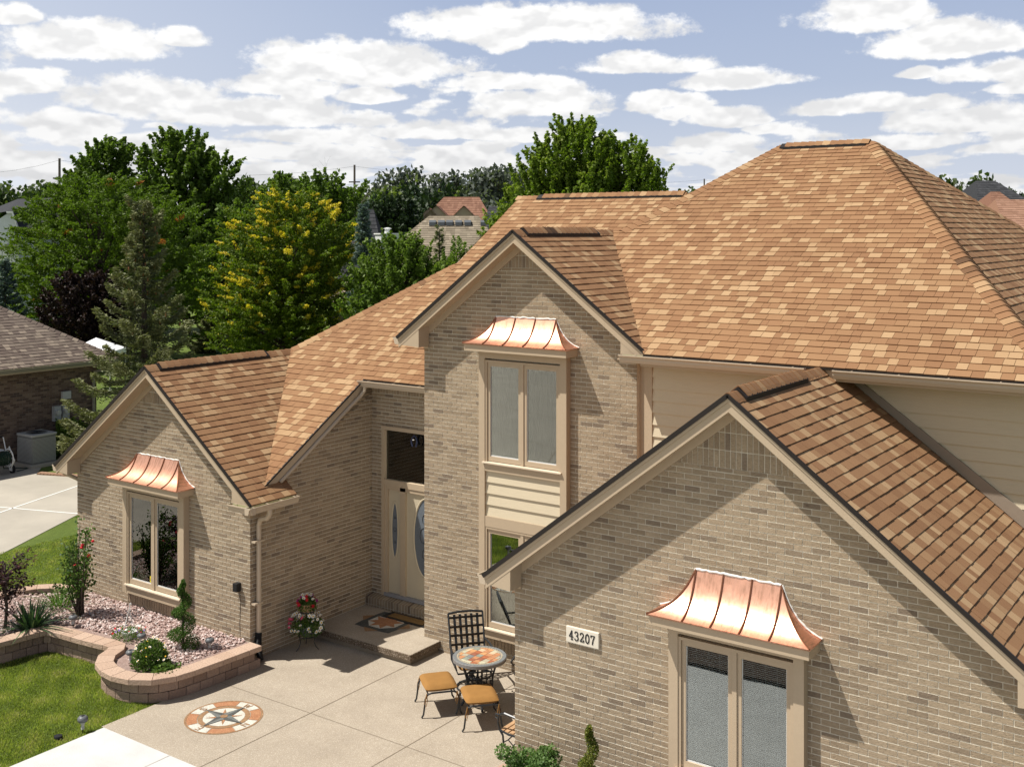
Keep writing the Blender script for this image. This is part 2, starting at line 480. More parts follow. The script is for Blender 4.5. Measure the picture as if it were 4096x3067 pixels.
def ground_mat(name, cA, cB, scale=3, grain=0, rough=.9, bump=.4, bscale=60, bdist=.01, speck=None):
    m, nt, b = newmat(name)
    P = pos(nt)
    n1 = nt.noise(P, scale, 5, .6)
    col = nt.mix(nt.ramp(n1, [(.3, 0), (.7, 1)]), c4(cA), c4(cB))
    if speck:
        vc = nt.vor(P, speck[0], out=1)
        s0 = nt.sep(vc)[0]
        k = nt.ramp(s0, speck[1])
        dd = nt.vor(P, speck[0], out=0)
        k2 = nt.mix(nt.ramp(dd, [(.25, 0), (.55, 1)]), k, c4(speck[2]))
        col = nt.mix(1.0, col, k2, 'MULTIPLY')
    nt.put(b.inputs['Base Color'], col); b.inputs['Roughness'].default_value = rough
    b.inputs['Specular IOR Level'].default_value = .25
    if bump: nt.put(b.inputs['Normal'], nt.bump(nt.noise(P, bscale, 3), bump, bdist))
    return m
AG = (95, [(0, .68), (.25, .88), (.5, 1.0), (.7, 1.1), (.88, 1.3), (1, 1.5)], (.78, .75, .70))
M['aggregate'] = ground_mat('exposed_aggregate', (.37,.32,.26), (.44,.385,.315), 1.6, bump=.5, bscale=120, bdist=.005, speck=AG)
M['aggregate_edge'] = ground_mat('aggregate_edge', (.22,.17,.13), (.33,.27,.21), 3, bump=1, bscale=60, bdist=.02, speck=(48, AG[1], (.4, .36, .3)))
M['concrete'] = ground_mat('white_concrete', (.47,.465,.45), (.55,.545,.53), 2.2, bump=.4, bscale=50)
M['driveway'] = ground_mat('old_concrete', (.33,.30,.25), (.42,.38,.315), .7, bump=.3, bscale=40)
M['joint'] = simple('joint', (.20,.155,.11), .9)
M['line'] = simple('white_line', (.75,.75,.72), .8)
M['lawn'] = ground_mat('lawn', (.115,.170,.028), (.165,.225,.045), .9, bump=1.0, bscale=90, bdist=.03, speck=(60, [(0, .55), (.5, 1), (1, 1.5)], (.7, .7, .6)))
M['mulch'] = ground_mat('mulch', (.05,.032,.022), (.10,.065,.045), 9, bump=1, bscale=40, bdist=.04)
# ------------------------------------------------------------------ shingles, caps, decks
def clip_rect(poly, u0, u1, v0, v1):
    def cl(ps, ax, lim, keep_less):
        out = []
        n = len(ps)
        for i in range(n):
            a, b = ps[i], ps[(i+1) % n]
            ia = (a[ax] <= lim) if keep_less else (a[ax] >= lim)
            ib = (b[ax] <= lim) if keep_less else (b[ax] >= lim)
            if ia: out.append(a)
            if ia != ib:
                t = (lim - a[ax]) / (b[ax] - a[ax])
                out.append((a[0]+(b[0]-a[0])*t, a[1]+(b[1]-a[1])*t))
        return out
    for ax, lim, less in ((0, u0, False), (0, u1, True), (1, v0, False), (1, v1, True)):
        if len(poly) < 3: return []
        poly = cl(poly, ax, lim, less)
    return poly if len(poly) >= 3 else []

def shingles(parent, mat, pts_list, U, e=.137, seed=1, name='shingles', wmul=1.0, lift=.011):
    """one roof slope: pts_list = convex polygons (3-D) lying in one plane; U = horizontal unit vector of the eave"""
    p0 = Vector(pts_list[0][0]); U = Vector(U).normalized()
    a, b, c = map(Vector, pts_list[0][:3])
    N = (b-a).cross(c-a).normalized()
    if N.z < 0: N = -N
    V = N.cross(U).normalized()
    if V.z < 0: V = -V
    zmin = min(pts_list, key=lambda P: min(q[2] for q in P))
    O = Vector(min(zmin, key=lambda q: q[2]))
    rnd = random.Random(seed)
    P2 = [[((Vector(q)-O).dot(U), (Vector(q)-O).dot(V)) for q in P] for P in pts_list]
    umin = min(q[0] for P in P2 for q in P); umax = max(q[0] for P in P2 for q in P)
    vmax = max(q[1] for P in P2 for q in P)
    mb = MB()
    for P in P2:      # dark felt seen in the seams between tabs
        k = len(mb.v); mb.v.extend([tuple(O + U*a_ + V*b_ - N*.004) for a_, b_ in P]); mb.f.append(tuple(range(k, k+len(P)))); mb.a.append(0.0)
    for r in range(int(vmax / e) + 1):
        u = umin - rnd.random()*.3
        v0, v1 = r*e, (r+1)*e
        wob = 0
        while u < umax:
            q = rnd.random()
            if q < .24: t = .82 + rnd.random()*.18; wd = rnd.uniform(.10, .19)
            elif q < .34: t = .64 + rnd.random()*.12; wd = rnd.uniform(.10, .22)
            elif q < .62: t = .05 + rnd.random()*.27; wd = rnd.uniform(.09, .20)
            else: t = .36 + rnd.random()*.22; wd = rnd.uniform(.13, .28)
            wd *= wmul
            u1 = u + wd
            hi = lift + (rnd.random() < .45)*.0045 + rnd.random()*.0015
            dv = 0 if rnd.random() > .3 else rnd.uniform(-.004, .003)
            for P in P2:
                c = clip_rect(P, u + .0022, u1 - .0022, v0 + (dv if r else 0), v1)
                if not c: continue
                # drop degenerate corners
                k = len(mb.v); n = len(c)
                top = []; bot = []
                for (uu, vv) in c:
                    f = min(max((vv - v0)/e, 0), 1)
                    h = hi*(1-f) + .002*f
                    top.append(O + U*uu + V*vv + N*h); bot.append(O + U*uu + V*vv - N*.006)
                mb.v.extend([tuple(x) for x in top + bot])
                mb.f.append(tuple(k+i for i in range(n))); mb.a.append(t)
                for i in range(n):
                    j = (i+1) % n
                    if min(c[i][1], c[j][1]) < v0 + e*.6:
                        mb.f.append((k+i, k+j, k+n+j, k+n+i)); mb.a.append(t*.45)
            u = u1
    return mb.build(name, mat, parent, attr=True)

def deck(parent, mat, pts, t=.10, name='soffit', gap=.012):
    a, b, c = map(Vector, pts[:3]); N = (b-a).cross(c-a).normalized()
    if N.z < 0: N = -N
    mb = MB(); n = len(pts)
    vs = [Vector(p) - N*gap for p in pts] + [Vector(p) - N*(gap+t) for p in pts]
    fs = [tuple(range(n)), tuple(reversed(range(n, 2*n)))] + [(i, n+i, n+(i+1) % n, (i+1) % n) for i in range(n)]
    mb.add(vs, fs); return mb.build(name, mat, parent)

def caps(parent, A, B, d1, d2, seed=3, w=.155, e=.145, lift=0.0, vent=None, mat=None, name='ridge_caps'):
    """cap shingles from A to B; d1,d2 = unit vectors lying down each slope, square to the line"""
    A, B = Vector(A), Vector(B); L = (B-A).length; D = (B-A)/L
    d1, d2 = Vector(d1).normalized(), Vector(d2).normalized()
    rnd = random.Random(seed)
    up = -(d1+d2); up = up.normalized() if up.length > 1e-4 else Vector((0,0,1))
    mb = MB(); s = 0.0
    def prof(c, k, hh):
        pts = []
        for q in (1.0, .72, .38, .14): pts.append(c + d1*w*q + up*(hh + .022*(1-q)**.5*k))
        pts.append(c + up*(hh + .014))
        for q in (.14, .38, .72, 1.0): pts.append(c + d2*w*q + up*(hh + .022*(1-q)**.5*k))
        return pts
    while s < L - .02:
        s1 = min(s + e, L)
        r = rnd.random()
        t = rnd.uniform(.85, 1) if r < .14 else (rnd.uniform(.6, .8) if r < .3 else (rnd.uniform(0, .3) if r < .7 else rnd.uniform(.3, .6)))
        inv = lift if (vent and vent[0] <= s <= vent[1]) else 0
        p0 = prof(A + D*s, 1, .019 + inv); p1 = prof(A + D*s1, 1, .006 + inv)
        p2 = [p - up*.016 for p in p0]
        n = len(p0); k = len(mb.v)
        mb.v.extend([tuple(x) for x in p0 + p1 + p2])
        for i in range(n-1):
            mb.f.append((k+i, k+i+1, k+n+i+1, k+n+i)); mb.a.append(t)
            mb.f.append((k+2*n+i, k+2*n+i+1, k+i+1, k+i)); mb.a.append(t*.5)
        s = s1
    ob = mb.build(name, mat or M['shingle'], parent, attr=True)
    if vent:
        v = MB()
        for dd in (d1, d2):
            oth = d2 if dd is d1 else d1
            c0 = A + D*(vent[0]-.015) ; c1 = A + D*(vent[1] + .06)
            q = [c0, c1]
            a0 = [c + dd*w*1.03 + up*.004 for c in q]; a1 = [c + dd*w*1.03 + up*(lift+.012) for c in q]
            b1 = [c + up*(lift+.012) for c in q]
            v.add([a0[0], a0[1], a1[1], a1[0], b1[1], b1[0], q[0], q[1]],
                  [(0,1,2,3), (3,2,4,5), (0,3,5,6), (1,7,4,2)])
        v.build('ridge_vent', M['black'], parent)
    return ob

def gutter(parent, x0, x1, y, z, axis='x', side=-1, name='gutter', d=.125, h=.115, straps=.6):
    """K-style gutter; trough open at the top. axis: run direction; side: outward direction of the front lip; (y,z)= back top edge"""
    mb = MB(); t = .006
    # outer profile (o outward, z)
    pr = [(0, 0), (0, -h), (d*.62, -h), (d*.78, -h*.62), (d*.80, -h*.35), (d, -.016), (d, 0), (d-.014, 0), (d-.014, -.012),
          (d*.80-t, -h*.35), (d*.78-t, -h*.60), (d*.62-t, -h+t), (t, -h+t), (t, 0)]
    def P(o, zz_, s):
        return (s, y+side*o, z+zz_) if axis == 'x' else (y+side*o, s, z+zz_)
    n = len(pr); vs = [P(o, q, x0) for o, q in pr] + [P(o, q, x1) for o, q in pr]
    mb.add(vs, [(i, (i+1) % n, n+(i+1) % n, n+i) for i in range(n)])
    endp = [(0,0),(0,-h),(d*.62,-h),(d*.78,-h*.62),(d*.80,-h*.35),(d,-.016),(d,0)]
    for s0, s1 in ((x0-.003, x0), (x1, x1+.003)):
        vs = [P(o, q, s0) for o, q in endp] + [P(o, q, s1) for o, q in endp]; m = len(endp)
        mb.add(vs, [tuple(range(m)), tuple(reversed(range(m, 2*m)))] + [(i, m+i, m+(i+1) % m, (i+1) % m) for i in range(m)])
    g = mb.build(name, M['gutter'], parent)
    li = MB()
    a = x0+.01; b = x1-.01
    vs = [P(t+.002, -.003, a), P(t+.002, -h+t+.002, a), P(d*.62-t, -h+t+.002, a), P(d*.78-t-.002, -h*.55, a)] + [P(t+.002, -.003, b), P(t+.002, -h+t+.002, b), P(d*.62-t, -h+t+.002, b), P(d*.78-t-.002, -h*.55, b)]
    li.add(vs, [(0,1,5,4), (1,2,6,5), (2,3,7,6)])
    li.build('gutter_lining', M['gutter_in'], g)
    st = MB(); s = x0 + straps*.4
    while s < x1:
        q = [P(0, -.004, s-.01), P(d-.004, -.004, s-.01), P(d-.004, .001, s+.01), P(0, .001, s+.01)]
        st.obox(((q[0][0]+q[2][0])/2, (q[0][1]+q[2][1])/2, z-.004), (1,0,0), (0,1,0), (0,0,1), .008 if axis == 'x' else d/2-.004, d/2-.004 if axis == 'x' else .008, .003)
        s += straps
    st.build('gutter_strap', M['gutter'], g)
    return g

def drip(parent, pts, w=.05, name='drip_edge'):
    """dark shingle butt and drip metal running along a rake or eave"""
    mb = MB()
    for a, b in zip(pts[:-1], pts[1:]):
        a, b = Vector(a), Vector(b); D = (b-a).normalized()
        side = D.cross(Vector((0,0,1))).normalized(); up = side.cross(D).normalized()
        mb.obox((a+b)/2, D, side, up, (b-a).length/2+.004, .012, w/2)
    return mb.build(name, M['black'], parent)

def gable_trim(parent, Xc, zr, h, sl, yf, yw, wl, wr, vh=.19, chop=(1, 1), drop=.14, hr=None, name='rake_board', sold=.6):
    hr = hr or h
    L = lambda x: zr - sl*abs(x - Xc)
    o = .012
    mb = MB()
    mb.prism([(Xc-h, L(Xc-h)-o), (Xc, zr-o), (Xc, zr-vh), (Xc-h, L(Xc-h)-vh)], 'y', yf, yf+.035)
    mb.prism([(Xc+hr, L(Xc+hr)-vh), (Xc, zr-vh), (Xc, zr-o), (Xc+hr, L(Xc+hr)-o)], 'y', yf, yf+.0348)
    # upper rake moulding, a little proud
    mb.prism([(Xc-h-.005, L(Xc-h)-o+.004), (Xc, zr-o+.004), (Xc, zr-.075), (Xc-h-.005, L(Xc-h)-.075)], 'y', yf-.016, yf)
    mb.prism([(Xc+hr+.005, L(Xc+hr)-.075), (Xc, zr-.075), (Xc, zr-o+.004), (Xc+hr+.005, L(Xc+hr)-o+.004)], 'y', yf-.0158, yf)
    rb = mb.build(name, M['trim'], parent)
    if chop[0]:
        q = MB()
        x0, x1 = Xc-h+.01, wl+.115
        q.prism([(x0, L(x0)-.05), (x0+.03, L(x0)-drop), (x1, L(Xc-h)-drop-.015), (x1, L(x1)-.16)], 'y', yf+.004, yw-.024); q.build('eave_return', M['trim'], rb)
    if chop[1]:
        q = MB()
        x0, x1 = Xc+hr-.01, wr-.115
        q.prism([(x1, L(x1)-.16), (x1, L(Xc+hr)-drop-.015), (x0-.03, L(x0)-drop), (x0, L(x0)-.05)], 'y', yf+.004, yw-.024)
        q.build('eave_return', M['trim'], rb)
    f = MB()
    fo, fi = vh-.042, vh+.09
    f.prism([(wl, L(wl)-fo+.02), (Xc, zr-fo), (Xc, zr-fi), (wl+.1, L(wl+.1)-fi), (wl+.1, L(Xc-h)-drop-.05), (wl-.004, L(Xc-h)-drop-.05)], 'y', yw-.024, yw)
    f.prism([(wr, L(wr)-fo+.02), (wr+.004, L(Xc+hr)-drop-.05), (wr-.1, L(Xc+hr)-drop-.05), (wr-.1, L(wr-.1)-fi), (Xc, zr-fi), (Xc, zr-fo)], 'y', yw-.0242, yw)
    f.build('frieze_board', M['trim'], rb)
    # soffit boards (underside of the overhang)
    s = MB()
    for sg, hh in ((-1, h), (1, hr)):
        x0, x1 = Xc, Xc + sg*hh
        s.prism([(x0, zr-vh+.03), (x1, L(x1)-vh+.03), (x1, L(x1)-vh+.045), (x0, zr-vh+.045)], 'y', yf+.03, yw-.002)
    s.build('soffit', M['trim'], rb)
    return rb

def copper_window(parent, Xc, W, zt, zb_case, z_cap, z_top, hw=.86, hc=.985, ht=.585, glass_rows=((0, 1),), label=None, blinds=False, siding=None, curtain=0):
    """projecting double casement with flared copper roof.  zt: top of the box, rows: list of (sill z, glass bottom, glass top, frame top)"""
    yf = W - .125
    win = MB()
    # box cheeks and head
    win.box(Xc-hw, Xc-hw+.12, yf, W, zb_case, zt)
    win.box(Xc+hw-.12, Xc+hw, yf, W, zb_case, zt)
    win.box(Xc-hw+.12, Xc+hw-.12, yf+.0, W, zt-.115, zt)
    wn = win.build('window', M['trim'], parent)
    ins = hw-.12
    for ri, (zs, gb, gt, ft, cb) in enumerate(glass_rows):
        fr = MB()
        # outer stop moulding
        fr.box(Xc-ins, Xc-ins+.035, yf+.012, W, zs, ft); fr.box(Xc+ins-.035, Xc+ins, yf+.012, W, zs, ft)
        fr.box(Xc-ins, Xc+ins, yf+.0122, W, ft, ft+.035)
        fr.box(Xc-.028, Xc+.028, yf+.018, W, zs, ft)
        for sx in (-1, 1):
            a = Xc + (-ins+.037 if sx < 0 else .03); b = Xc + (-.03 if sx < 0 else ins-.037)
            y0 = yf+.034
            fr.box(a, a+.05, y0, W, zs+.015, ft-.002); fr.box(b-.05, b, y0, W, zs+.015, ft-.002)
            fr.box(a+.05, b-.05, y0, W, zs+.015, gb); fr.box(a+.05, b-.05, y0, W, gt, ft-.002)
        fr.build('frame', M['trim'], wn)
        for sx in (-1, 1):
            a = Xc + (-ins+.087 if sx < 0 else .08); b = Xc + (-.08 if sx < 0 else ins-.087)
            gmb = MB(); gmb.box(a, b, yf+.056, yf+.060, gb, gt)
            g = gmb.build('pane', M['glass'], wn)
            sp = MB(); t = .010
            sp.box(a, a+t, yf+.050, yf+.0545, gb, gt); sp.box(b-t, b, yf+.050, yf+.0545, gb, gt); sp.box(a+t, b-t, yf+.050, yf+.0545, gb, gb+.018)
            sp.build('spacer', M['vinyl'], wn)
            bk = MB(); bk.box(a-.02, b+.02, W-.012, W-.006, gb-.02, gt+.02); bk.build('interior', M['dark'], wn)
            if blinds:
                bl = MB(); z = gt - .02
                while z > gb:
                    c = Vector(((a+b)/2, W-.040, z)); tl = R(32)
                    bl.obox(c, (1,0,0), (0, math.cos(tl), -math.sin(tl)), (0, math.sin(tl), math.cos(tl)), (b-a)/2, .0125, .0008)
                    z -= .0215
                for xx in (a+.12, (a+b)/2+.01, b-.12): bl.tube([(xx, W-.054, gt), (xx, W-.054, gb)], .0012, 4)
                bl.build('blind', M['blind'], wn)
            if curtain:
                cu = MB(); nseg = 40; wdt = (b-a)*curtain if sx < 0 or curtain > .5 else (b-a)*curtain
                x0c = b-wdt if sx < 0 and curtain < .9 else a
                pts = []
                for i in range(nseg+1):
                    f_ = i/nseg; pts.append((x0c + wdt*f_, W-.028+.010*math.sin(f_*44+sx) + .004*math.sin(f_*97)))
                vs = [(x, y, gb) for x, y in pts] + [(x, y, gt) for x, y in pts]
                cu.add(vs, [(i, i+1, nseg+2+i, nseg+1+i) for i in range(nseg)])
                cu.build('curtain', M['curtain'], wn)
        si = MB()
        si.prism([(yf-.035, zs-.022), (yf-.035, zs-.002), (W, zs+.012), (W, zs-.022)], 'x', Xc-hw+.085, Xc+hw-.085)
        si.build('sill', M['trim_light'], wn)
        cs = MB(); cs.box(Xc-hw+.12, Xc+hw-.12, yf+.004, W, cb, zs-.022); cs.build('casing', M['trim'], wn)
    if siding:
        z0, z1 = siding; sb = MB(); n = round((z1-z0)/.178); hh = (z1-z0)/n
        for i in range(n):
            sb.prism([(yf+.026, z0+i*hh+.001), (yf+.050, z0+(i+1)*hh), (W, z0+(i+1)*hh), (W, z0+i*hh+.001)], 'x', Xc-ins, Xc+ins)
        sb.build('siding', M['siding'], wn)
    # fascia box under the copper
    fb = MB(); yc = W - .345
    fb.box(Xc-hc, Xc+hc, yc, W, z_cap-.125, z_cap)
    rf = fb.build('cornice', M['trim'], wn, bevel=.004)
    # flared copper roof
    nn = 16; mb = MB(); dz = z_top - z_cap
    def cur(t):      # t 0 top .. 1 bottom : (outward, height)
        P0, P1, P2, P3 = (0.0, dz), (.075, dz*.55), (.15, dz*.16), (.375, .0)
        q = 1-t
        return (q**3*P0[0]+3*q*q*t*P1[0]+3*q*t*t*P2[0]+t**3*P3[0], q**3*P0[1]+3*q*q*t*P1[1]+3*q*t*t*P2[1]+t**3*P3[1])
    def half(o): return ht + (hc + .018 - ht)*(o/.375)
    rows = [cur(i/nn) for i in range(nn+1)]
    k = 0; m = 12
    fv = []; ff = []
    for (o, z) in rows:
        for j in range(m+1):
            fv.append((Xc - half(o) + 2*half(o)*j/m, W-.004-o, z_cap+.006+z))
    for i in range(nn):
        for j in range(m): a = i*(m+1)+j; ff.append((a, a+m+1, a+m+2, a+1))
    cm = MB(); cm.add(fv, ff)
    for sg in (-1, 1):
        sv = []; sf = []
        for (o, z) in rows:
            for j in range(5): sv.append((Xc+sg*half(o), W-.004-o+o*j/4, z_cap+.006+z))
        for i in range(nn):
            for j in range(4): a = i*5+j; sf.append((a, a+1, a+6, a+5) if sg > 0 else (a, a+5, a+6, a+1))
        cm.add(sv, sf)
    cm.box(Xc-hc-.018, Xc+hc+.018, W-.375, W-.004, z_cap-.010, z_cap+.004)
    cu = cm.build('copper_roof', M['copper'], wn, smooth=False)
    for p in cu.data.polygons: p.use_smooth = len(p.vertices) == 4 and p.area < .03
    se = MB()
    for f_ in (-1, -1/3, 1/3, 1):
        x = Xc + ht*f_
        se = MB(); se.tube([(x, W-.004-o-.006, z_cap+.014+z) for o, z in rows], .0095, 6); se.build('standing_seam', M['copper_dark'], cu)
    for sg in (-1, 1): se = MB(); se.tube([(Xc+sg*half(o), W-.004-o-.003, z_cap+.012+z) for o, z in rows], .010, 6); se.build('hip_seam', M['copper_dark'], cu)
    ck = MB(); rr = random.Random(int(abs(Xc)*10))
    pts = [(Xc-ht+2*ht*i/24, W-.006, z_top+.010+rr.uniform(-.006, .008)) for i in range(25)]
    ck.tube(pts, [.013+rr.uniform(-.004, .005) for _ in pts], 6); ck.build('caulking', M['caulk'], cu)
    for sg in (-1, 1):
        ck = MB()
        pts = [(Xc+sg*(half(o)+.006+rr.uniform(-.004, .006)), W-.006, z_cap+.014+z) for o, z in rows]
        ck.tube(pts, [.011+rr.uniform(-.004, .004) for _ in pts], 6); ck.build('caulking', M['caulk'], cu)
    return wn

M['trim_light'] = simple('sill_paint', (.60,.50,.38), .5, var=.04, bump=.15)
M['blind'] = simple('white_blind', (.66,.69,.72), .5, var=.03, bump=0)

# ------------------------------------------------------------------ THE HOUSE
house = thing('brick_house', 'tan brick two storey house with amber brown shingle roof, three gables and copper window canopies', 'house', (-10, 13, 0))
sy = .75
# --- left wing
XL, ZL, hL, YL = -16.52, 4.76, 2.715, 12.55
Lz = lambda x: ZL - .75*abs(x - XL)
XT, ZT, hT, YT = -10.12, 7.15, 2.40, 14.7
Tz = lambda x: ZT - .75*abs(x - XT)
XG, ZG, hG, YG = -5.114, 5.33, 3.35, 11.70
Gs = .768
Gz = lambda x: ZG - Gs*abs(x - XG)
mP = .628
Pz = lambda y: 4.435 + mP*(y - 15.2)
mF = .56
Fz = lambda y: 5.35 + mF*(y - 14.3)
WT = .15       # wall tops stop this far under the roof surface

def bricks(parent, poly, axis, plane, out, seed=1, soldier=False, skip=(), rec=.0048, name='brickwork', z0=0.0):
    """individual bricks standing proud of the mortar on one wall face; poly: (run, z) convex"""
    rnd = random.Random(seed); bw, bh = (.0677, .2032) if soldier else (.2032, .0677); j = .0049
    mb = MB(); a0 = min(p[0] for p in poly); a1 = max(p[0] for p in poly); zb = min(p[1] for p in poly); zt = max(p[1] for p in poly)
    P = lambda a, z, o: (a, plane + out*o, z) if axis == 'y' else (plane + out*o, a, z)
    r0 = int(math.floor((zb - z0)/bh)); r1 = int((zt - z0)/bh) + 1
    for r in range(r0, r1+1):
        off = 0 if soldier else (.1016 if r % 2 else 0)
        zz0 = z0 + r*bh; u = math.floor(a0/bw)*bw - off
        while u < a1:
            c = clip_rect(list(poly), u+j+rnd.uniform(-.0012, .0012), u+bw-j+rnd.uniform(-.0012, .0012), zz0+j+rnd.uniform(-.001, .001), zz0+bh-j+rnd.uniform(-.001, .001))
            q = rnd.random(); t = rnd.uniform(0, .06) if q < .06 else (rnd.uniform(.08, .13) if q < .17 else rnd.uniform(.15, .93))
            if c and not any(s_[0] < u and u+bw < s_[1] and s_[2] < zz0 and zz0+bh < s_[3] for s_ in skip):
                o = rec + rnd.uniform(-.0008, .0018); n = len(c); k = len(mb.v)
                mb.v.extend([P(a, z, o) for a, z in c] + [P(a, z, -.002) for a, z in c])
                mb.f.append(tuple(range(k, k+n))); mb.a.append(t)
                for i in range(n):
                    i2 = (i+1) % n
                    top = abs(c[i][1]-c[i2][1]) < .004 and c[i][1] > zz0 + bh*.5
                    mb.f.append((k+i, k+i2, k+n+i2, k+n+i)); mb.a.append(1.0 if top else t)
            u += bw
    return mb.build(name, M['brick2'], parent, attr=True)
def wall(poly, axis, a, b, mat='mortar'):
    mb = MB(); mb.prism(poly, axis, a, b); return mb.build('wall', M[mat], house)
wall([(-18.99, 0), (-14.15, 0), (-14.15, Lz(-14.15)-WT), (XL, ZL-WT), (-18.99, Lz(-18.99)-WT)], 'y', YL, YL+.2)
wall([(YL+.2, 0), (15.72, 0), (15.72, Pz(15.72)-WT-.4), (YL+.2, Pz(YL+.2)-WT-.06)], 'x', -14.35, -14.15)
wall([(YL+.2, 0), (24, 0), (24, 2.78), (YL+.2, 2.78)], 'x', -18.99, -18.79)
# door recess back wall, split around the door unit
wall([(-14.15, 0), (-13.87, 0), (-13.87, 4.33), (-14.15, 4.33)], 'y', 15.52, 15.72)
wall([(-13.87, 3.54), (-12.19, 3.54), (-12.19, 4.33), (-13.87, 4.33)], 'y', 15.52, 15.72)
wall([(-13.87, 0), (-12.19, 0), (-12.19, .36), (-13.87, .36)], 'y', 15.52, 15.72)
# tower
wall([(-12.19, 0), (-8.06, 0), (-8.06, Tz(-8.06)-WT-.03), (XT, ZT-WT), (-12.19, Tz(-12.19)-WT-.03)], 'y', YT, YT+.2)
wall([(YT+.2, 0), (16.2, 0), (16.2, 5.3), (YT+.2, 5.3)], 'x', -12.19, -11.99)
# garage wing
wall([(-8.19, -0), (-2.035, 0), (-2.035, Gz(-2.035)-WT-.03), (XG, ZG-WT), (-8.19, Gz(-8.19)-WT-.03)], 'y', YG, YG+.2)
wall([(YG+.2, 0), (YT-.002, 0), (YT-.002, 2.78), (YG+.2, 2.78)], 'x', -8.19, -7.99)
wall([(YG+.2, 0), (22, 0), (22, 2.78), (YG+.2, 2.78)], 'x', -2.235, -2.035)

def gable_poly(x0, x1, Xc, L, Zr, WT_): return [(x0, 0), (x1, 0), (x1, L(x1)-WT_), (Xc, Zr-WT_), (x0, L(x0)-WT_)]
for nm_, x0_, x1_, Xc_, L_, Zr_, Yw_, sold_, sk_, sd_ in (
        ('l', -18.99, -14.15, XL, Lz, ZL, YL, .70, [(-17.40, -15.74, .62, 2.68)], 1),
        ('t', -12.19, -8.06, XT, Tz, ZT, YT, .60, [(-10.91, -9.26, .52, 5.3)], 2),
        ('g', -8.19, -2.035, XG, Gz, ZG, YG, .88, [(-5.90, -4.34, .84, 2.72)], 3)):
    pg = gable_poly(x0_, x1_, Xc_, L_, Zr_, WT+.05); zs_ = Zr_ - sold_
    bricks(house, clip_rect(pg, -99, 99, -9, zs_), 'y', Yw_, -1, seed=sd_, skip=sk_)
    bricks(house, clip_rect(pg, -99, 99, zs_, 99), 'y', Yw_, -1, seed=sd_+10, soldier=True, z0=zs_, name='soldier_course')
bricks(house, [(YL+.0, 0), (15.52, 0), (15.52, 4.33), (15.22, Pz(15.22)-WT-.1), (YL+.0, Pz(YL)-WT-.06)], 'x', -14.15, 1, seed=4)
bricks(house, [(YL, 0), (16, 0), (16, 2.6), (YL, 2.6)], 'x', -18.99, -1, seed=5)
bricks(house, [(-14.15, .2), (-13.87, .2), (-13.87, 4.13), (-14.15, 4.13)], 'y', 15.52, -1, seed=6)
bricks(house, [(-13.87, 3.54), (-12.19, 3.54), (-12.19, 4.13), (-13.87, 4.13)], 'y', 15.52, -1, seed=7)
bricks(house, [(-14.15, 4.13), (-12.19, 4.13), (-12.19, 4.33), (-14.15, 4.33)], 'y', 15.52, -1, seed=8, soldier=True, z0=4.13, name='soldier_course')
bricks(house, [(YG, 0), (YT, 0), (YT, 2.62), (YG, 2.62)], 'x', -8.19, -1, seed=9)
for xc, W_, z_, hw_ in ((-16.565, YL, .60, .86), (-10.085, YT, .50, .85), (-5.122, YG, .82, .81)):
    bricks(house, [(xc-hw_, z_-.205), (xc+hw_, z_-.205), (xc+hw_, z_), (xc-hw_, z_)], 'y', W_-.009, -1, seed=31, soldier=True, z0=z_-.205, rec=.004, name='soldier_course')
# siding wall of the upper storey
sdm = MB(); zt_ = 5.145; k = 0
while zt_ > 2.2:
    z1 = zt_; z0 = zt_-.178
    sdm.prism([(14.772, z0+.001), (14.797, z1), (14.95, z1), (14.95, z0+.001)], 'x', -7.842, -2.3); zt_ -= .178
sdm.build('siding', M['siding'], house)
cb = MB(); cb.box(-7.972, -7.842, 14.765, 14.95, 2.2, 5.25); cb.box(-8.06, -7.972, 14.79, 14.95, 2.2, 5.3); cb.build('corner_board', M['trim'], house)
cb = MB(); cb.box(-7.842, -2.3, 14.770, 14.95, 5.147, 5.24); cb.build('frieze_board', M['trim'], house)
cb = MB(); cb.box(-8.2, -2.2, 14.35, 14.95, 5.242, 5.258); cb.build('soffit', M['trim'], house)
cb = MB(); cb.box(-7.80, -2.15, 14.325, 14.35, 5.175, 5.335); cb.build('fascia', M['trim'], house)
# slanted board where the garage roof meets the siding
tb = MB()
tb.prism([(XG, Gz(XG)+.02), (XG+.12, ZG+.02-.0), (-2.04, Gz(-2.04)+.25), (-2.04, Gz(-2.04)+.02)], 'y', 14.748, 14.782)
tb.prism([(-7.95, Gz(-7.95)+.02), (-7.95, Gz(-7.95)+.14), (XG-.1, ZG+.03), (XG, Gz(XG)+.02)], 'y', 14.748, 14.782)
tb.build('skirt_board', M['trim_grey'] if 'trim_grey' in M else M['trim'], house)

# --- roofs
yf = YL-.3; yb = 24.0
zeL = Lz(XL-hL)
P1 = (XL, yf, ZL)
# left wing, slope away from view
deck(house, M['trim'], [(XL-hL, yf+.03, zeL), (XL, yf+.03, ZL), (XL, 15.7, ZL), (XL-hL, 15.7, zeL)], .08)
shingles(house, M['shingle'], [[(XL-hL-.02, yf-.01, Lz(XL-hL-.02)), (XL, yf-.01, ZL), (XL, 15.7, ZL), (XL-hL-.02, 15.7, Lz(XL-hL-.02))]], (0,1,0), seed=11)
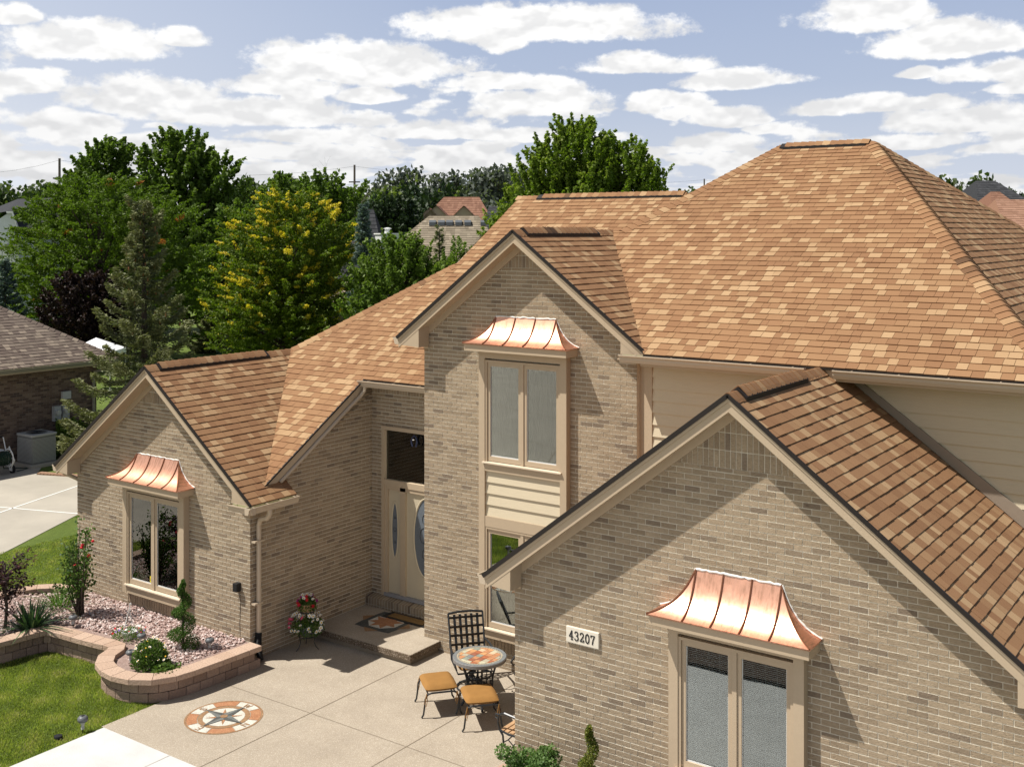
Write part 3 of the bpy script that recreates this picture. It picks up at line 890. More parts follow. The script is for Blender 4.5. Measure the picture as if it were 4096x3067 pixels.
# left wing, slope facing the door: valley with the main slope
xv = -14.05; yv = 15.2 + (Lz(xv)-4.435)/mP; yr = 15.2 + (ZL-4.435)/mP
shingles(house, M['shingle'], [[(XL, yf-.01, ZL), (XL+hL+.02, yf-.01, Lz(XL+hL+.02)), (XL+hL+.02, yv, Lz(XL+hL+.02)), (xv, yv, Lz(xv)), (XL, yr, ZL)],
                               [(XL+hL+.02, yv, Lz(XL+hL+.02)), (XL+hL+.02, 13.24, Lz(XL+hL+.02)), (-14.15, 13.24, Lz(-14.15)), (-14.15, yv+.12, Lz(-14.15)), (xv, yv, Lz(xv))]], (0,1,0), seed=12)
deck(house, M['trim'], [(XL, yf+.03, ZL), (XL+hL, yf+.03, Lz(XL+hL)), (XL+hL, 13.22, Lz(XL+hL)), (-14.1, 13.22, Lz(-14.1)), (XL, yr+.1, ZL)], .08)
# main slope P with its rake, valley, hip and upper gable end
h0 = (-16.60, 15.2+(4.71-4.435)/mP, 4.71); h1 = (-14.443, 18.394, Pz(18.394)); r0 = (-14.40, 20.76, Pz(20.76)); r1_ = (-9.0, 20.76, Pz(20.76))
shingles(house, M['shingle'], [[(xv+.03, 15.17, Pz(15.17)), (xv+.03, yv-.02, Pz(yv-.02)), (XL, yr, Pz(yr)), h0, h1],
                               [(xv+.03, 15.17, Pz(15.17)), h1, (-14.40, 18.45, Pz(18.45)), r0, r1_, (-9.0, 15.17, Pz(15.17))]], (1,0,0), seed=13, e=.148)
deck(house, M['trim'], [(xv, 15.2, Pz(15.2)), (xv, yv-.05, Pz(yv-.05)), h0, h1, r0, r1_, (-9.0, 15.2, Pz(15.2))], .09)
# hidden side slope left of the hip, and the gable end above it
mb = MB(); mb.add([h0, h1, (-14.44, 24, h1[2]), (XL-hL, 24, zeL+.02), (XL-hL, 15.7, zeL+.02)], [(0,1,2,3,4)])
mb.add([r0, r1_, (-9.0, 26, Pz(20.76)-.628*5.24), (-14.4, 26, Pz(20.76)-.628*5.24)], [(0,3,2,1)])
mb.add([h1, r0, (-14.42, 24, h1[2])], [(0,1,2)])
mb.build('roof', M['shingle'], house)
# rake board of the main slope above the door recess wall
rb = MB()
rb.prism([(yv-.10, Pz(yv-.10)-.012), (15.20, Pz(15.20)-.012), (15.20, Pz(15.20)-.17), (yv-.10, Pz(yv-.10)-.17)], 'x', xv-.015, xv+.018)
rb.build('rake_board', M['trim'], house)
fb_ = MB(); fb_.prism([(13.0, Pz(13.0)-.18), (15.3, Pz(15.3)-.18), (15.3, Pz(15.3)-.26), (13.0, Pz(13.0)-.26)], 'x', -14.15, -14.128); fb_.build('frieze_board', M['trim'], house)
drip(house, [(xv+.024, yv-.12, Pz(yv-.12)-.006), (xv+.024, 15.17, Pz(15.17)-.006)], .03)
# closing triangle under the rake, above the little return roof
tr_ = MB(); tr_.prism([(12.95, Lz(-14.13)), (13.24, Lz(-14.13)), (13.24, Pz(13.24)-.14), (12.95, Pz(12.95)-.14)], 'x', -14.13, -14.10); tr_.build('cheek', M['trim'], house)

# --- tower roof
yt = YT-.3
shingles(house, M['shingle'], [[(XT+hT+.02, yt-.01, Tz(XT+hT+.02)), (XT, yt-.01, ZT), (XT, 14.3+(ZT-5.35)/mF+.03, ZT), (XT+hT+.02, 14.40, Tz(XT+hT+.02))]], (0,1,0), seed=21)
shingles(house, M['shingle'], [[(XT-hT-.02, yt-.01, Tz(XT-hT-.02)), (XT, yt-.01, ZT), (XT, 17.7, ZT), (XT-hT-.02, 17.7, Tz(XT-hT-.02))]], (0,1,0), seed=22)
deck(house, M['trim'], [(XT+hT, yt+.03, Tz(XT+hT)), (XT, yt+.03, ZT), (XT, 17.4, ZT), (XT+hT, 14.5, Tz(XT+hT))], .08)
deck(house, M['trim'], [(XT-hT, yt+.03, Tz(XT-hT)), (XT, yt+.03, ZT), (XT, 17.6, ZT), (XT-hT, 17.6, Tz(XT-hT))], .08)
# --- main hip roof
HL = (-9.93, 17.50, Fz(17.50)); R1 = (-8.08, 20.42, Fz(20.42)); R2 = (-6.27, 20.42, Fz(20.42)); CR = (-2.165, 14.3, Fz(14.3))
EV = (-7.73, 14.3, Fz(14.3))
shingles(house, M['shingle'], [[EV, CR, R2, R1, HL, (XT, 14.3+(ZT-5.35)/mF, ZT)]], (1,0,0), seed=31, e=.150)
deck(house, M['trim'], [(EV[0], 14.33, Fz(14.33)), (CR[0], 14.33, Fz(14.33)), R2, R1, HL], .09)
# side slope facing the right, and the hidden slopes
m2 = (R2[2]-CR[2])/(CR[0]-R2[0])
B2 = (CR[0], 27.6, CR[2])
shingles(house, M['shingle'], [[CR, B2, R2]], (0,1,0), seed=32, wmul=.9)
m3 = MB(); m3.add([R1, R2, B2, (-12.2, 27.6, CR[2])], [(0,3,2,1)])
m3.add([HL, R1, (-12.2, 27.6, CR[2]), (-12.6, 20, 5.2)], [(0,1,2,3)])
m3.build('roof', M['shingle'], house)
# --- garage roof
yg = YG-.28
shingles(house, M['shingle'], [[(XG+hG+.02, yg-.01, Gz(XG+hG+.02)), (XG, yg-.01, ZG), (XG, 14.78, ZG), (XG+hG+.02, 14.78, Gz(XG+hG+.02))]], (0,1,0), seed=41)
shingles(house, M['shingle'], [[(XG-hG-.02, yg-.01, Gz(XG-hG-.02)), (XG, yg-.01, ZG), (XG, 14.78, ZG), (XG-hG-.02, 14.78, Gz(XG-hG-.02))]], (0,1,0), seed=42)
deck(house, M['trim'], [(XG+hG, yg+.03, Gz(XG+hG)), (XG, yg+.03, ZG), (XG, 14.77, ZG), (XG+hG, 14.77, Gz(XG+hG))], .08)
deck(house, M['trim'], [(XG-hG, yg+.03, Gz(XG-hG)), (XG, yg+.03, ZG), (XG, 14.77, ZG), (XG-hG, 14.77, Gz(XG-hG))], .08)
deck(house, M['trim'], [(-8.06, 14.9, 2.4), (-2.2, 14.9, 2.4), (-2.2, 22, 2.4), (-8.06, 22, 2.4)], .08)

# gable trims
gable_trim(house, XL, ZL, hL, .75, yf, YL, -18.99, -14.15, sold=.70, vh=.185)
gable_trim(house, XT, ZT, hT, .75, yt, YT, -12.19, -8.06, sold=.60, vh=.19, drop=.15)
gable_trim(house, XG, ZG, hG, Gs, yg, YG, -8.19, -2.035, sold=.88, vh=.19)
for X_, Z_, h_, f_, y_ in ((XL, ZL, hL, Lz, yf), (XT, ZT, hT, Tz, yt), (XG, ZG, hG, Gz, yg)):
    drip(house, [(X_-h_-.02, y_-.022, f_(X_-h_-.02)-.004), (X_, y_-.022, Z_-.004)], .052)
    drip(house, [(X_, y_-.022, Z_-.004), (X_+h_+.02, y_-.022, f_(X_+h_+.02)-.004)], .045)
drip(house, [(EV[0], 14.292, 5.335), (CR[0], 14.292, 5.335)], .022)
drip(house, [(xv, 15.16, Pz(15.16)-.012), (-12.2, 15.16, Pz(15.16)-.012)], .02)

# ridge and hip caps
def dn(sx, sl): v = Vector((sx, 0, -abs(sl))); return v.normalized()
caps(house, (XL, yf-.02, ZL), (XL, yr+.05, ZL), dn(-1, .75), dn(1, .75), seed=51, lift=.035, vent=(.25, 2.75))
caps(house, (XT, yt-.02, ZT), (XT, 17.55, ZT), dn(-1, .75), dn(1, .75), seed=52, lift=.04, vent=(.25, 2.45))
caps(house, (XG, yg-.02, ZG), (XG, 14.74, ZG), dn(-1, Gs), dn(1, Gs), seed=53, lift=.045, vent=(.25, 2.1))
fd = Vector((0, -1, -mF)).normalized(); fdP = Vector((0, -1, -mP)).normalized()
caps(house, R1, R2, fd, Vector((0, 1, -mF)).normalized(), seed=54, lift=.04, vent=(.06, 1.62))
caps(house, (-14.45, 20.76, r0[2]), (-10.2, 20.76, r0[2]), fdP, Vector((0, 1, -mP)).normalized(), seed=55, lift=.035, vent=(.6, 4.1))
def hipcap(A, B, n1, n2, seed, w=.185):
    A, B = Vector(A), Vector(B); D = (B-A).normalized()
    d1 = Vector(n1).normalized().cross(D); d1 = d1 if d1.z < 0 else -d1
    d2 = Vector(n2).normalized().cross(D); d2 = d2 if d2.z < 0 else -d2
    caps(house, A, B, d1, d2, seed=seed, w=w)
nF = (0, -mF, 1); nP = (0, -mP, 1)
hipcap(CR, R2, nF, (m2, 0, 1), 61)
hipcap(HL, R1, nF, (-.87, 0, 1), 62)
hipcap(h0, h1, nP, (-.8, 0, 1), 63)
hipcap(B2, R2, (m2, 0, 1), (0, .5, 1), 64)

# gutters
gutter(house, -8.10, -5.29, 14.325, 5.335)
gutter(house, -4.91, -2.0, 14.325, 5.335)
gutter(house, xv-.04, -12.19, 15.165, 4.405)
gutter(house, yg+.0, 14.6, XG-hG-.0, Gz(XG-hG)-.02, axis='y', side=-1)
gutter(house, yg+.0, 16.0, XG+hG+.0, Gz(XG+hG)-.02, axis='y', side=1)
gutter(house, yf, 16.0, XL-hL, Lz(XL-hL)-.02, axis='y', side=-1)
gutter(house, yt, 16.4, XT-hT, Tz(XT-hT)-.02, axis='y', side=-1)
gutter(house, yf-.125, 13.22, XL+hL, Lz(XL+hL)-.03, axis='y', side=1, straps=.3)
gutter(house, -14.24, XL+hL+.125, yf+.0, Lz(XL+hL)-.031, axis='x', side=-1, straps=.3)

# downspouts
def spout(pts, name='downspout', r=.038, mat='gutter'):
    mb = MB(); mb.tube(pts, r, 8); return mb.build(name, M[mat], house)
sp1 = spout([(-13.76, 12.62, 2.62), (-13.76, 12.62, 2.50), (-13.83, 12.63, 2.42), (-14.05, 12.68, 2.36), (-14.10, 12.69, 2.26), (-14.10, 12.69, .45)], r=.042)
cor = MB(); pts = []; rs = []
for i in range(42):
    f_ = i/41; pts.append((-14.09+.10*f_**2, 12.68-.05*f_, .47-.43*f_)); rs.append(.058 if i % 2 else .048)
cor.tube(pts, rs, 12); cor.build('drain_pipe', M['plastic_black'], sp1)
bd = MB(); bd.box(-14.15, -14.05, 12.56, 12.78, 1.98, 2.01); bd.box(-14.15, -14.05, 12.56, 12.74, .95, .98); bd.build('bracket', M['gutter'], sp1)
spout([(-13.96, 15.12, 4.30), (-13.97, 15.12, 4.22), (-14.0, 15.04, 4.12), (-14.03, 14.75, 3.93), (-14.03, 13.7, 3.27), (-14.03, 13.1, 2.90)], r=.036)
spout([(-8.50, 11.75, 2.62), (-8.46, 11.80, 2.54), (-8.28, 11.95, 2.42), (-8.24, 11.98, 2.34), (-8.24, 11.98, .1)], r=.036)
spout([(-19.30, 12.4, 2.6), (-19.28, 12.45, 2.52), (-19.1, 12.65, 2.38), (-19.05, 12.7, 2.3), (-19.05, 12.7, .1)], r=.036)

# --- windows
copper_window(house, -16.565, YL, 2.575, .60, 2.70, 3.12, glass_rows=((.765, .86, 2.335, 2.40, .60),), curtain=.28)
copper_window(house, -10.085, YT, 5.19, .50, 5.325, 5.745, hw=.85,
              glass_rows=((3.385, 3.475, 4.945, 5.01, 3.235), (.68, .775, 2.22, 2.29, .52)), siding=(2.50, 3.235), curtain=1.0)
bx_ = MB(); bx_.box(-10.085-.73, -10.085+.73, YT-.118, YT, 2.328, 2.50); bx_.build('casing', M['trim'], house)
copper_window(house, -5.122, YG, 2.62, .82, 2.74, 3.24, hw=.812, hc=.95, glass_rows=((.95, 1.04, 2.37, 2.43, .82),), blinds=True, ht=.515)
# --- entrance: transom, sidelight, door
ent = MB()
Yd = 15.52
ent.box(-13.87, -13.80, Yd-.05, Yd+.08, .40, 3.54); ent.box(-13.80, -12.19, Yd-.05, Yd+.08, 3.47, 3.54)
ent.box(-13.80, -12.19, Yd-.045, Yd+.08, 2.44, 2.55)
ent.box(-13.43, -13.30, Yd-.03, Yd+.08, .46, 2.44); ent.box(-13.80, -13.73, Yd-.03, Yd+.08, .46, 2.44)
ent.box(-13.73, -12.19, Yd-.03, Yd+.08, 2.37, 2.44)
ent.box(-12.38, -12.25, Yd-.03, Yd+.08, .46, 2.44)
en = ent.build('door_frame', M['trim'], house)
th_ = MB(); th_.box(-13.80, -12.19, Yd-.06, Yd+.05, .40, .46); th_.build('threshold', simple('grey_threshold', (.25,.25,.26), .5), en)
tp = MB(); tp.box(-13.80, -12.19, Yd+.02, Yd+.026, 2.55, 3.47); tp.build('transom_pane', M['glass'], en)
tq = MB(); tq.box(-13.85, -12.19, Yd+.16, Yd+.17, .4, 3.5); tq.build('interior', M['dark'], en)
sl_ = MB(); sl_.box(-13.73, -13.43, Yd+.01, Yd+.05, .46, 2.37); sd_ = sl_.build('sidelight', M['door'], en)
dr_ = MB(); dr_.box(-13.30, -12.38, Yd+.01, Yd+.06, .46, 2.37); dd_ = dr_.build('door', M['door'], en)
def oval(par, xc, zc, a, b, yy):
    n = 40; mb = MB()
    vs = [(xc+a*math.cos(2*math.pi*i/n), yy-.006, zc+b*math.sin(2*math.pi*i/n)) for i in range(n)]
    mb.add(vs, [tuple(range(n))]); mb.build('oval_pane', M['oval'], par)
    fr = MB(); fr.tube([(xc+(a+.012)*math.cos(2*math.pi*i/n), yy-.006, zc+(b+.012)*math.sin(2*math.pi*i/n)) for i in range(n+1)], .018, 6, cap=False)
    fr.build('oval_frame', M['door'], par)
    et = MB(); rr = random.Random(5)
    for sg in (-1, 1):
        for cz, s0 in ((zc, 1), (zc+b*.45, .6), (zc-b*.45, .6)):
            pts = []
            for i in range(14):
                t = i/13*4.6; rad = a*.42*s0*(1-i/18)
                pts.append((xc+sg*(a*.18*s0+rad*math.sin(t)), yy-.010, cz+rad*1.6*math.cos(t)))
            et.tube(pts, .004, 4)
    et.build('etched_scroll', M['plastic_black'], par)
M['oval'] = simple('grey_bevelled_glass', (.13,.15,.175), .25, spec=.6, bump=0)
oval(sd_, -13.58, 1.63, .068, .50, Yd+.01)
oval(dd_, -12.84, 1.59, .27, .70, Yd+.01)
kn = MB(); kn.lathe([(.0, 0), (.03, .005), (.032, .03), (.0, .05)], (-12.45, Yd-.02, 1.42), 12); kn.build('handle', simple('brass', (.6,.42,.16), .3, metal=1), dd_)
sb_ = MB()
sb_.prism([(15.33, .20), (15.33, .36), (15.52, .40), (15.52, .20)], 'x', -14.148, -12.192); sb_.build('brick_sill', M['soldier'], house)
# ------------------------------------------------------------------ SETTING
def struct(name, mb, mat, kind='structure', **k):
    o = mb.build(name, mat, None, **k); o['kind'] = kind; return o
g = MB(); g.add([(-2500, -2500, -.0), (2500, -2500, 0), (2500, 2500, 0), (-2500, 2500, 0)], [(0,1,2,3)])
struct('lawn', g, M['lawn'])
g = MB()
g.prism([(-14.03, 9.655), (-2.2, 9.655), (-2.2, YG), (-8.15, YG), (-8.15, 14.72), (-11.9, 14.72), (-11.9, 15.5), (-14.17, 15.5), (-14.17, 11.0), (-14.03, 10.9)], 'z', -.1, .022)
struct('patio', g, M['aggregate'])
def strip(name, segs, mat, z, wd):
    mb = MB()
    for (a, b) in segs:
        a = Vector((a[0], a[1], 0)); b = Vector((b[0], b[1], 0)); d = (b-a).normalized(); s = Vector((-d.y, d.x, 0))*wd/2
        mb.add([(a-s)+Vector((0,0,z)), (b-s)+Vector((0,0,z)), (b+s)+Vector((0,0,z)), (a+s)+Vector((0,0,z))], [(0,1,2,3)])
    return struct(name, mb, mat)
strip('patio_joint', [((-11.89, 9.66), (-11.89, 13.9))], M['joint'], .026, .011)
strip('patio_joint', [((-10.03, 9.66), (-10.03, 14.7))], M['joint'], .026, .011)
strip('patio_joint', [((-14.03, 11.68), (-11.90, 11.70))], M['joint'], .026, .008)
strip('patio_joint', [((-11.88, 11.70), (-10.04, 11.70))], M['joint'], .026, .008)
strip('patio_joint', [((-10.02, 11.70), (-8.2, 11.70))], M['joint'], .026, .008)
g = MB(); g.box(-13.96, 3.2, 6.2, 9.645, -.1, .030); struct('sidewalk', g, M['concrete'])
strip('sidewalk_joint', [((-12.48, 6.2), (-12.48, 9.64))], M['driveway'], .034, .008)
g = MB(); g.box(-13.4, 3.2, -40, 6.19, -.1, .028); struct('driveway', g, M['driveway'])
g = MB(); g.box(-10.5, -1.5, 5.2, 6.7, .03, .09); struct('mulch_strip', g, M['mulch'])
for i_, y in enumerate((3.0, -.5, -4, -8, -12)): strip('driveway_joint', [((-13.4, y), (3.2, y+.02))], M['joint'], .032, .02)
for x in (-9.5, -5.5, -1.2): strip('driveway_joint', [((x, 6.1), (x+.02, -40))], M['joint'], .033, .02)
g = MB(); g.prism([(-13.41, -26), (-13.41, 4.5), (-19.5, 3.2), (-24, -1), (-27, -6), (-40, -10), (-60, -12), (-60, -24), (-40, -26)], 'z', -.1, .026); struct('street', g, M['driveway'])
for a_, b_ in (((-13.5, -3), (-45, -14)), ((-13.5, -9), (-45, -19)), ((-18, 2.5), (-30, -24)), ((-24, -1.5), (-38, -22)), ((-13.5, 1), (-24, -3))): strip('street_joint', [(a_, b_)], M['joint'], .031, .03)
# neighbour's concrete
g = MB(); g.prism([(-23.3, 13.4), (-25.1, 16.6), (-27.6, 19.6), (-30.2, 18.6), (-31.9, 20.0), (-32.25, 19.4), (-32.25, 2), (-21.0, 2), (-21.4, 8)], 'z', -.1, .012); struct('neighbour_driveway', g, M['driveway'])
strip('court_line', [((-26.0, 13.1), (-28.6, 20.4))], M['line'], .018, .05)
strip('court_line', [((-28.6, 15.45), (-24.2, 16.95))], M['line'], .018, .05)
strip('court_line', [((-26.0, 13.1), (-22.6, 9.2))], M['line'], .018, .05)
g = MB()
rr = random.Random(3)
for i in range(26):
    t = i/26; x = -30.2 + 2.9*t; y = 18.75 + .98*t
    g.obox((x, y, .025), Vector((.95,.33,0)).normalized(), Vector((-.33,.95,0)).normalized(), (0,0,1), .05, .10, .03)
eb = g.build('paver_edging', simple('red_pavers', (.33,.20,.13), .9, var=.25)); tag(eb, 'row of reddish pavers edging the neighbour\'s concrete and grass', 'edging')

# ------------------------------------------------------------------ porch step and floor medallions
st = thing('porch_step', 'raised exposed aggregate slab step in front of the entry door', 'step', (-13, 14.5, 0))
pl = [(-14.148, 13.90), (-11.83, 13.90), (-11.83, 14.698), (-12.195, 14.698), (-12.195, 15.325), (-14.148, 15.325)]
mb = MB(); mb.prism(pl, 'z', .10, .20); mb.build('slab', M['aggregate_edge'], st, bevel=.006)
mb = MB(); mb.prism([(x+.0, y) for x, y in [(-14.14, 13.915), (-11.845, 13.915), (-11.845, 14.697), (-12.20, 14.697), (-12.20, 15.32), (-14.14, 15.32)]], 'z', .2, .2015); mb.build('surface', M['aggregate'], st)
mb = MB(); mb.box(-14.14, -11.87, 13.95, 14.69, .02, .10); mb.build('base', simple('step_base', (.22,.18,.13), .9, var=.2), st)

def poly_sheet(mb, c, pts, z, a=0.0):
    mb.add([(c[0]+x, c[1]+y, z) for x, y in pts], [tuple(range(len(pts)))], a)
def pol(r, t): return (r*math.cos(R(t)), r*math.sin(R(t)))
inlay_or = ground_mat('orange_stain', (.36,.165,.085), (.46,.24,.13), 14, bump=.3, bscale=90, bdist=.004, speck=AG)
inlay_wh = ground_mat('pale_stain', (.52,.50,.45), (.66,.64,.58), 10, bump=.3, bscale=90, bdist=.004, speck=AG)
inlay_br = ground_mat('brown_stain', (.26,.15,.08), (.36,.23,.13), 12, bump=.3, bscale=90, bdist=.004, speck=AG)
inlay_gr = ground_mat('grey_stain', (.13,.14,.14), (.21,.22,.21), 12, bump=.3, bscale=90, bdist=.004, speck=AG)
inlay_dk = ground_mat('dark_stain', (.07,.075,.075), (.11,.115,.11), 12, bump=.3, bscale=90, bdist=.004, speck=AG)
cp = thing('compass_inlay', 'round compass rose stained into the patio with letters N E S W', 'floor inlay', (-12.83, 10.875, .022))
c0 = (-12.83, 10.875)
def ring(r0, r1, t0, t1, n):
    return [pol(r1, t0+(t1-t0)*i/n) for i in range(n+1)] + [pol(r0, t1-(t1-t0)*i/n) for i in range(n+1)]
def quads_ring(mb, r0, r1, t0, t1, n, z):
    for i in range(n):
        a = t0+(t1-t0)*i/n; b = t0+(t1-t0)*(i+1)/n
        poly_sheet(mb, c0, [pol(r0, a), pol(r1, a), pol(r1, b), pol(r0, b)], z)
mb = MB(); quads_ring(mb, .535, .565, 0, 360, 64, .026); mb.build('rim', inlay_br, cp)
for k in range(4):
    mb = MB(); quads_ring(mb, .385, .532, 90*k-22, 90*k+22, 12, .026); mb.build('pale_segment', inlay_wh, cp)
    mb = MB(); quads_ring(mb, .385, .532, 90*k+23.2, 90*k+66.8, 12, .026); mb.build('orange_segment', inlay_or, cp)
mb = MB(); quads_ring(mb, .305, .375, 0, 360, 64, .026); mb.build('ring', inlay_br, cp)
mb = MB(); poly_sheet(mb, c0, [pol(.30, 7.5*i) for i in range(48)], .026); mb.build('disc', inlay_wh, cp)
for k in range(4):
    for q, m_ in ((1, inlay_gr), (-1, inlay_dk)):
        mb = MB(); p = [(0, 0), pol(.395, 90*k), pol(.105, 90*k+45*q)]
        poly_sheet(mb, c0, p if q > 0 else p[::-1], .034); mb.build('point', m_, cp)
    for q, m_ in ((1, inlay_or), (-1, inlay_br)):
        mb = MB(); p = [(0, 0), pol(.27, 90*k+45), pol(.09, 90*k+45+22.5*q)]
        poly_sheet(mb, c0, p if q > 0 else p[::-1], .030); mb.build('minor_point', m_, cp)
mb = MB(); poly_sheet(mb, c0, [pol(.055, 20*i) for i in range(18)], .038); mb.build('hub', inlay_br, cp)
GL = {'N': [[(0,0),(0,1)], [(0,1),(.7,0)], [(.7,0),(.7,1)]], 'E': [[(0,0),(0,1)], [(0,1),(.6,1)], [(0,.5),(.5,.5)], [(0,0),(.6,0)]],
      'W': [[(0,1),(.25,0)], [(.25,0),(.5,.8)], [(.5,.8),(.75,0)], [(.75,0),(1,1)]],
      'S': [[(.6,.85),(.45,1),(.15,1),(0,.82),(.08,.6),(.5,.42),(.6,.2),(.45,0),(.12,0),(0,.15)]]}
def letter(ch, x, y, ang, sz, z, mat, par, wd=.017):
    mb = MB(); ca, sa = math.cos(ang), math.sin(ang); wdt = 1.0 if ch == 'W' else .7
    for st_ in GL[ch]:
        for p, q in zip(st_[:-1], st_[1:]):
            P = [Vector(((a-wdt/2)*sz*ca-(b-.5)*sz*sa + x, (a-wdt/2)*sz*sa+(b-.5)*sz*ca + y, z)) for a, b in (p, q)]
            d = (P[1]-P[0]).normalized(); s = Vector((-d.y, d.x, 0))*wd/2; e = d*wd*.4
            mb.add([P[0]-s-e, P[1]-s+e, P[1]+s+e, P[0]+s-e], [(0,1,2,3)])
            z += .0002
    mb.build('letter_'+ch.lower(), mat, par)
# letters read outwards from the centre: N lies toward the garage
for ch, an in (('N', 0), ('W', 90), ('S', 180), ('E', 270)):
    x, y = pol(.455, an); letter(ch, c0[0]+x, c0[1]+y, R(an-90), .105, .030, inlay_br, cp)

sm = thing('star_inlay', 'eight pointed star stained into the shaded porch step', 'floor inlay', (-13.2, 14.84, .2))
c0 = (-13.19, 14.84); zz_ = .2045
def star(r, r2, n, off): return [pol(r if i % 2 == 0 else r2, off+180/n*i) for i in range(2*n)]
mb = MB(); poly_sheet(mb, c0, star(.56, .43, 4, 45)[:], zz_); mb.build('dark_square', inlay_dk, sm)
mb = MB()
for k in range(4): poly_sheet(mb, c0, [pol(.56, 90*k), pol(.43, 90*k+22.5), pol(.40, 90*k), pol(.43, 90*k-22.5)], zz_+.003)
mb.build('brown_point', inlay_br, sm)
mb = MB(); poly_sheet(mb, c0, [pol(.335, 22.5+45*i) for i in range(8)], zz_+.003); mb.build('pale_octagon', inlay_wh, sm)
mb = MB(); poly_sheet(mb, c0, star(.33, .19, 8, 22.5), zz_+.006); mb.build('orange_star', inlay_or, sm)
dm = thing('doormat', 'brown coir doormat with a dark rubber border in front of the door', 'doormat', (-13.05, 15.48, .2))
mb = MB(); mb.box(-13.45, -12.45, 14.98+.02, 15.31, .202, .214); mb.build('border', M['plastic_black'], dm, bevel=.004)
mb = MB(); mb.box(-13.35, -12.55, 15.06, 15.25, .214, .222); mb.build('coir', simple('coir', (.20,.12,.045), 1, var=.2, bump=1, bscale=300), dm)

# ------------------------------------------------------------------ retaining wall and gravel bed
WP = [(-14.00,12.53),(-14.04,11.6),(-14.10,10.95),(-14.28,10.66),(-14.6,10.53),(-14.98,10.56),(-15.28,10.70),(-15.43,10.92),(-15.52,11.12),(-15.75,11.22),(-16.3,11.16),(-17.30,11.05),(-17.52,10.80),(-17.60,10.2),(-17.75,9.2),(-17.9,8.0)]
def path_pts(P, step):
    out = []; P = [Vector((x, y, 0)) for x, y in P]
    # Catmull-Rom smoothing
    S = []
    for i in range(len(P)-1):
        p0, p1, p2, p3 = P[max(i-1,0)], P[i], P[i+1], P[min(i+2, len(P)-1)]
        for k in range(12):
            t = k/12
            S.append(.5*((2*p1)+(p2-p0)*t+(2*p0-5*p1+4*p2-p3)*t*t+(3*p1-p0-3*p2+p3)*t**3))
    S.append(P[-1]); acc = 0; out = [S[0]]
    for a, b in zip(S[:-1], S[1:]):
        L = (b-a).length
        while acc + L >= step:
            a = a + (b-a).normalized()*(step-acc); L = (b-a).length; acc = 0; out.append(a.copy())
        acc += L
    return out
def stone_mat(name, col, col2):
    m, nt, b = newmat(name); P = pos(nt)
    at = nt.node('ShaderNodeAttribute', attribute_name='tint')
    c = nt.mix(at.outputs['Fac'], c4(col), c4(col2))
    k = nt.math('MULTIPLY_ADD', nt.noise(P, 45, 4, .7), .9, .55)
    sc = nt.node('ShaderNodeVectorMath', operation='SCALE'); nt.put(sc.inputs[0], c); nt.put(sc.inputs['Scale'], k)
    nt.put(b.inputs['Base Color'], sc.outputs[0]); b.inputs['Roughness'].default_value = .95
    nt.put(b.inputs['Normal'], nt.bump(nt.noise(P, 28, 4, .65), .9, .02)); return m
M['block'] = stone_mat('split_face_block', (.24,.165,.125), (.33,.235,.18))
M['coping'] = stone_mat('coping_stone', (.40,.275,.20), (.47,.34,.255))
rw = thing('retaining_wall', 'low curved wall of brown split face blocks with smooth coping around the front flower bed', 'retaining wall', (-15.5, 10.8, 0))
def blockwall(parent, P, courses, cap, name='block_course', seed=5, thick=.13, step=.235):
    rr = random.Random(seed); z = 0
    for ci in range(courses):
        mb = MB(); pts = path_pts(P, step)
        off = .5 if ci % 2 else 0
        pts2 = path_pts(P, step/2)
        pts = pts2[(1 if ci % 2 else 0)::2]
        for a, b in zip(pts[:-1], pts[1:]):
            d = (b-a).normalized(); n = Vector((-d.y, d.x, 0))
            inw = n*(1 if parent is None else 1)
            ia = pts.index(a)
            da = (pts[min(ia+1, len(pts)-1)] - pts[max(ia-1, 0)]).normalized(); db = (pts[min(ia+2, len(pts)-1)] - pts[ia]).normalized()
            na = Vector((-da.y, da.x, 0)); nb = Vector((-db.y, db.x, 0)); e = d*.003; j = rr.uniform(-.006, .006)
            q = [a-na*(.012+j)+e, b-nb*(.012+j)-e, b-nb*(thick+.04)-e, a-na*(thick+.04)+e]
            mb.add([(p.x, p.y, z+.003) for p in q] + [(p.x, p.y, z+.153) for p in q], [(3,2,1,0),(4,5,6,7),(0,1,5,4),(1,2,6,5),(2,3,7,6),(3,0,4,7)], a=rr.random())
        mb.build(name, M['block'], parent, attr=True, bevel=.01); z += .156
    mb = MB(); pts = path_pts(P, cap)
    for a, b in zip(pts[:-1], pts[1:]):
        d = (b-a).normalized(); n = Vector((-d.y, d.x, 0)); wd = .255
        a0, b0 = a + n*.022, b + n*.022
        # wedge-shaped coping stones follow the curve
        ia = pts.index(a); 
        da = (pts[min(ia+1, len(pts)-1)] - pts[max(ia-1, 0)]).normalized(); db = (pts[min(ia+2, len(pts)-1)] - pts[ia]).normalized()
        na = Vector((-da.y, da.x, 0)); nb = Vector((-db.y, db.x, 0)); e = d*.0025
        q = [a+na*.022+e, b+nb*.022-e, b-nb*wd-e, a-na*wd+e]
        mb.add([(p.x, p.y, z) for p in q] + [(p.x, p.y, z+.085) for p in q], [(3,2,1,0),(4,5,6,7),(0,1,5,4),(1,2,6,5),(2,3,7,6),(3,0,4,7)], a=rr.random())
    mb.build('coping', M['coping'], parent, attr=True, bevel=.006)
    return z + .085
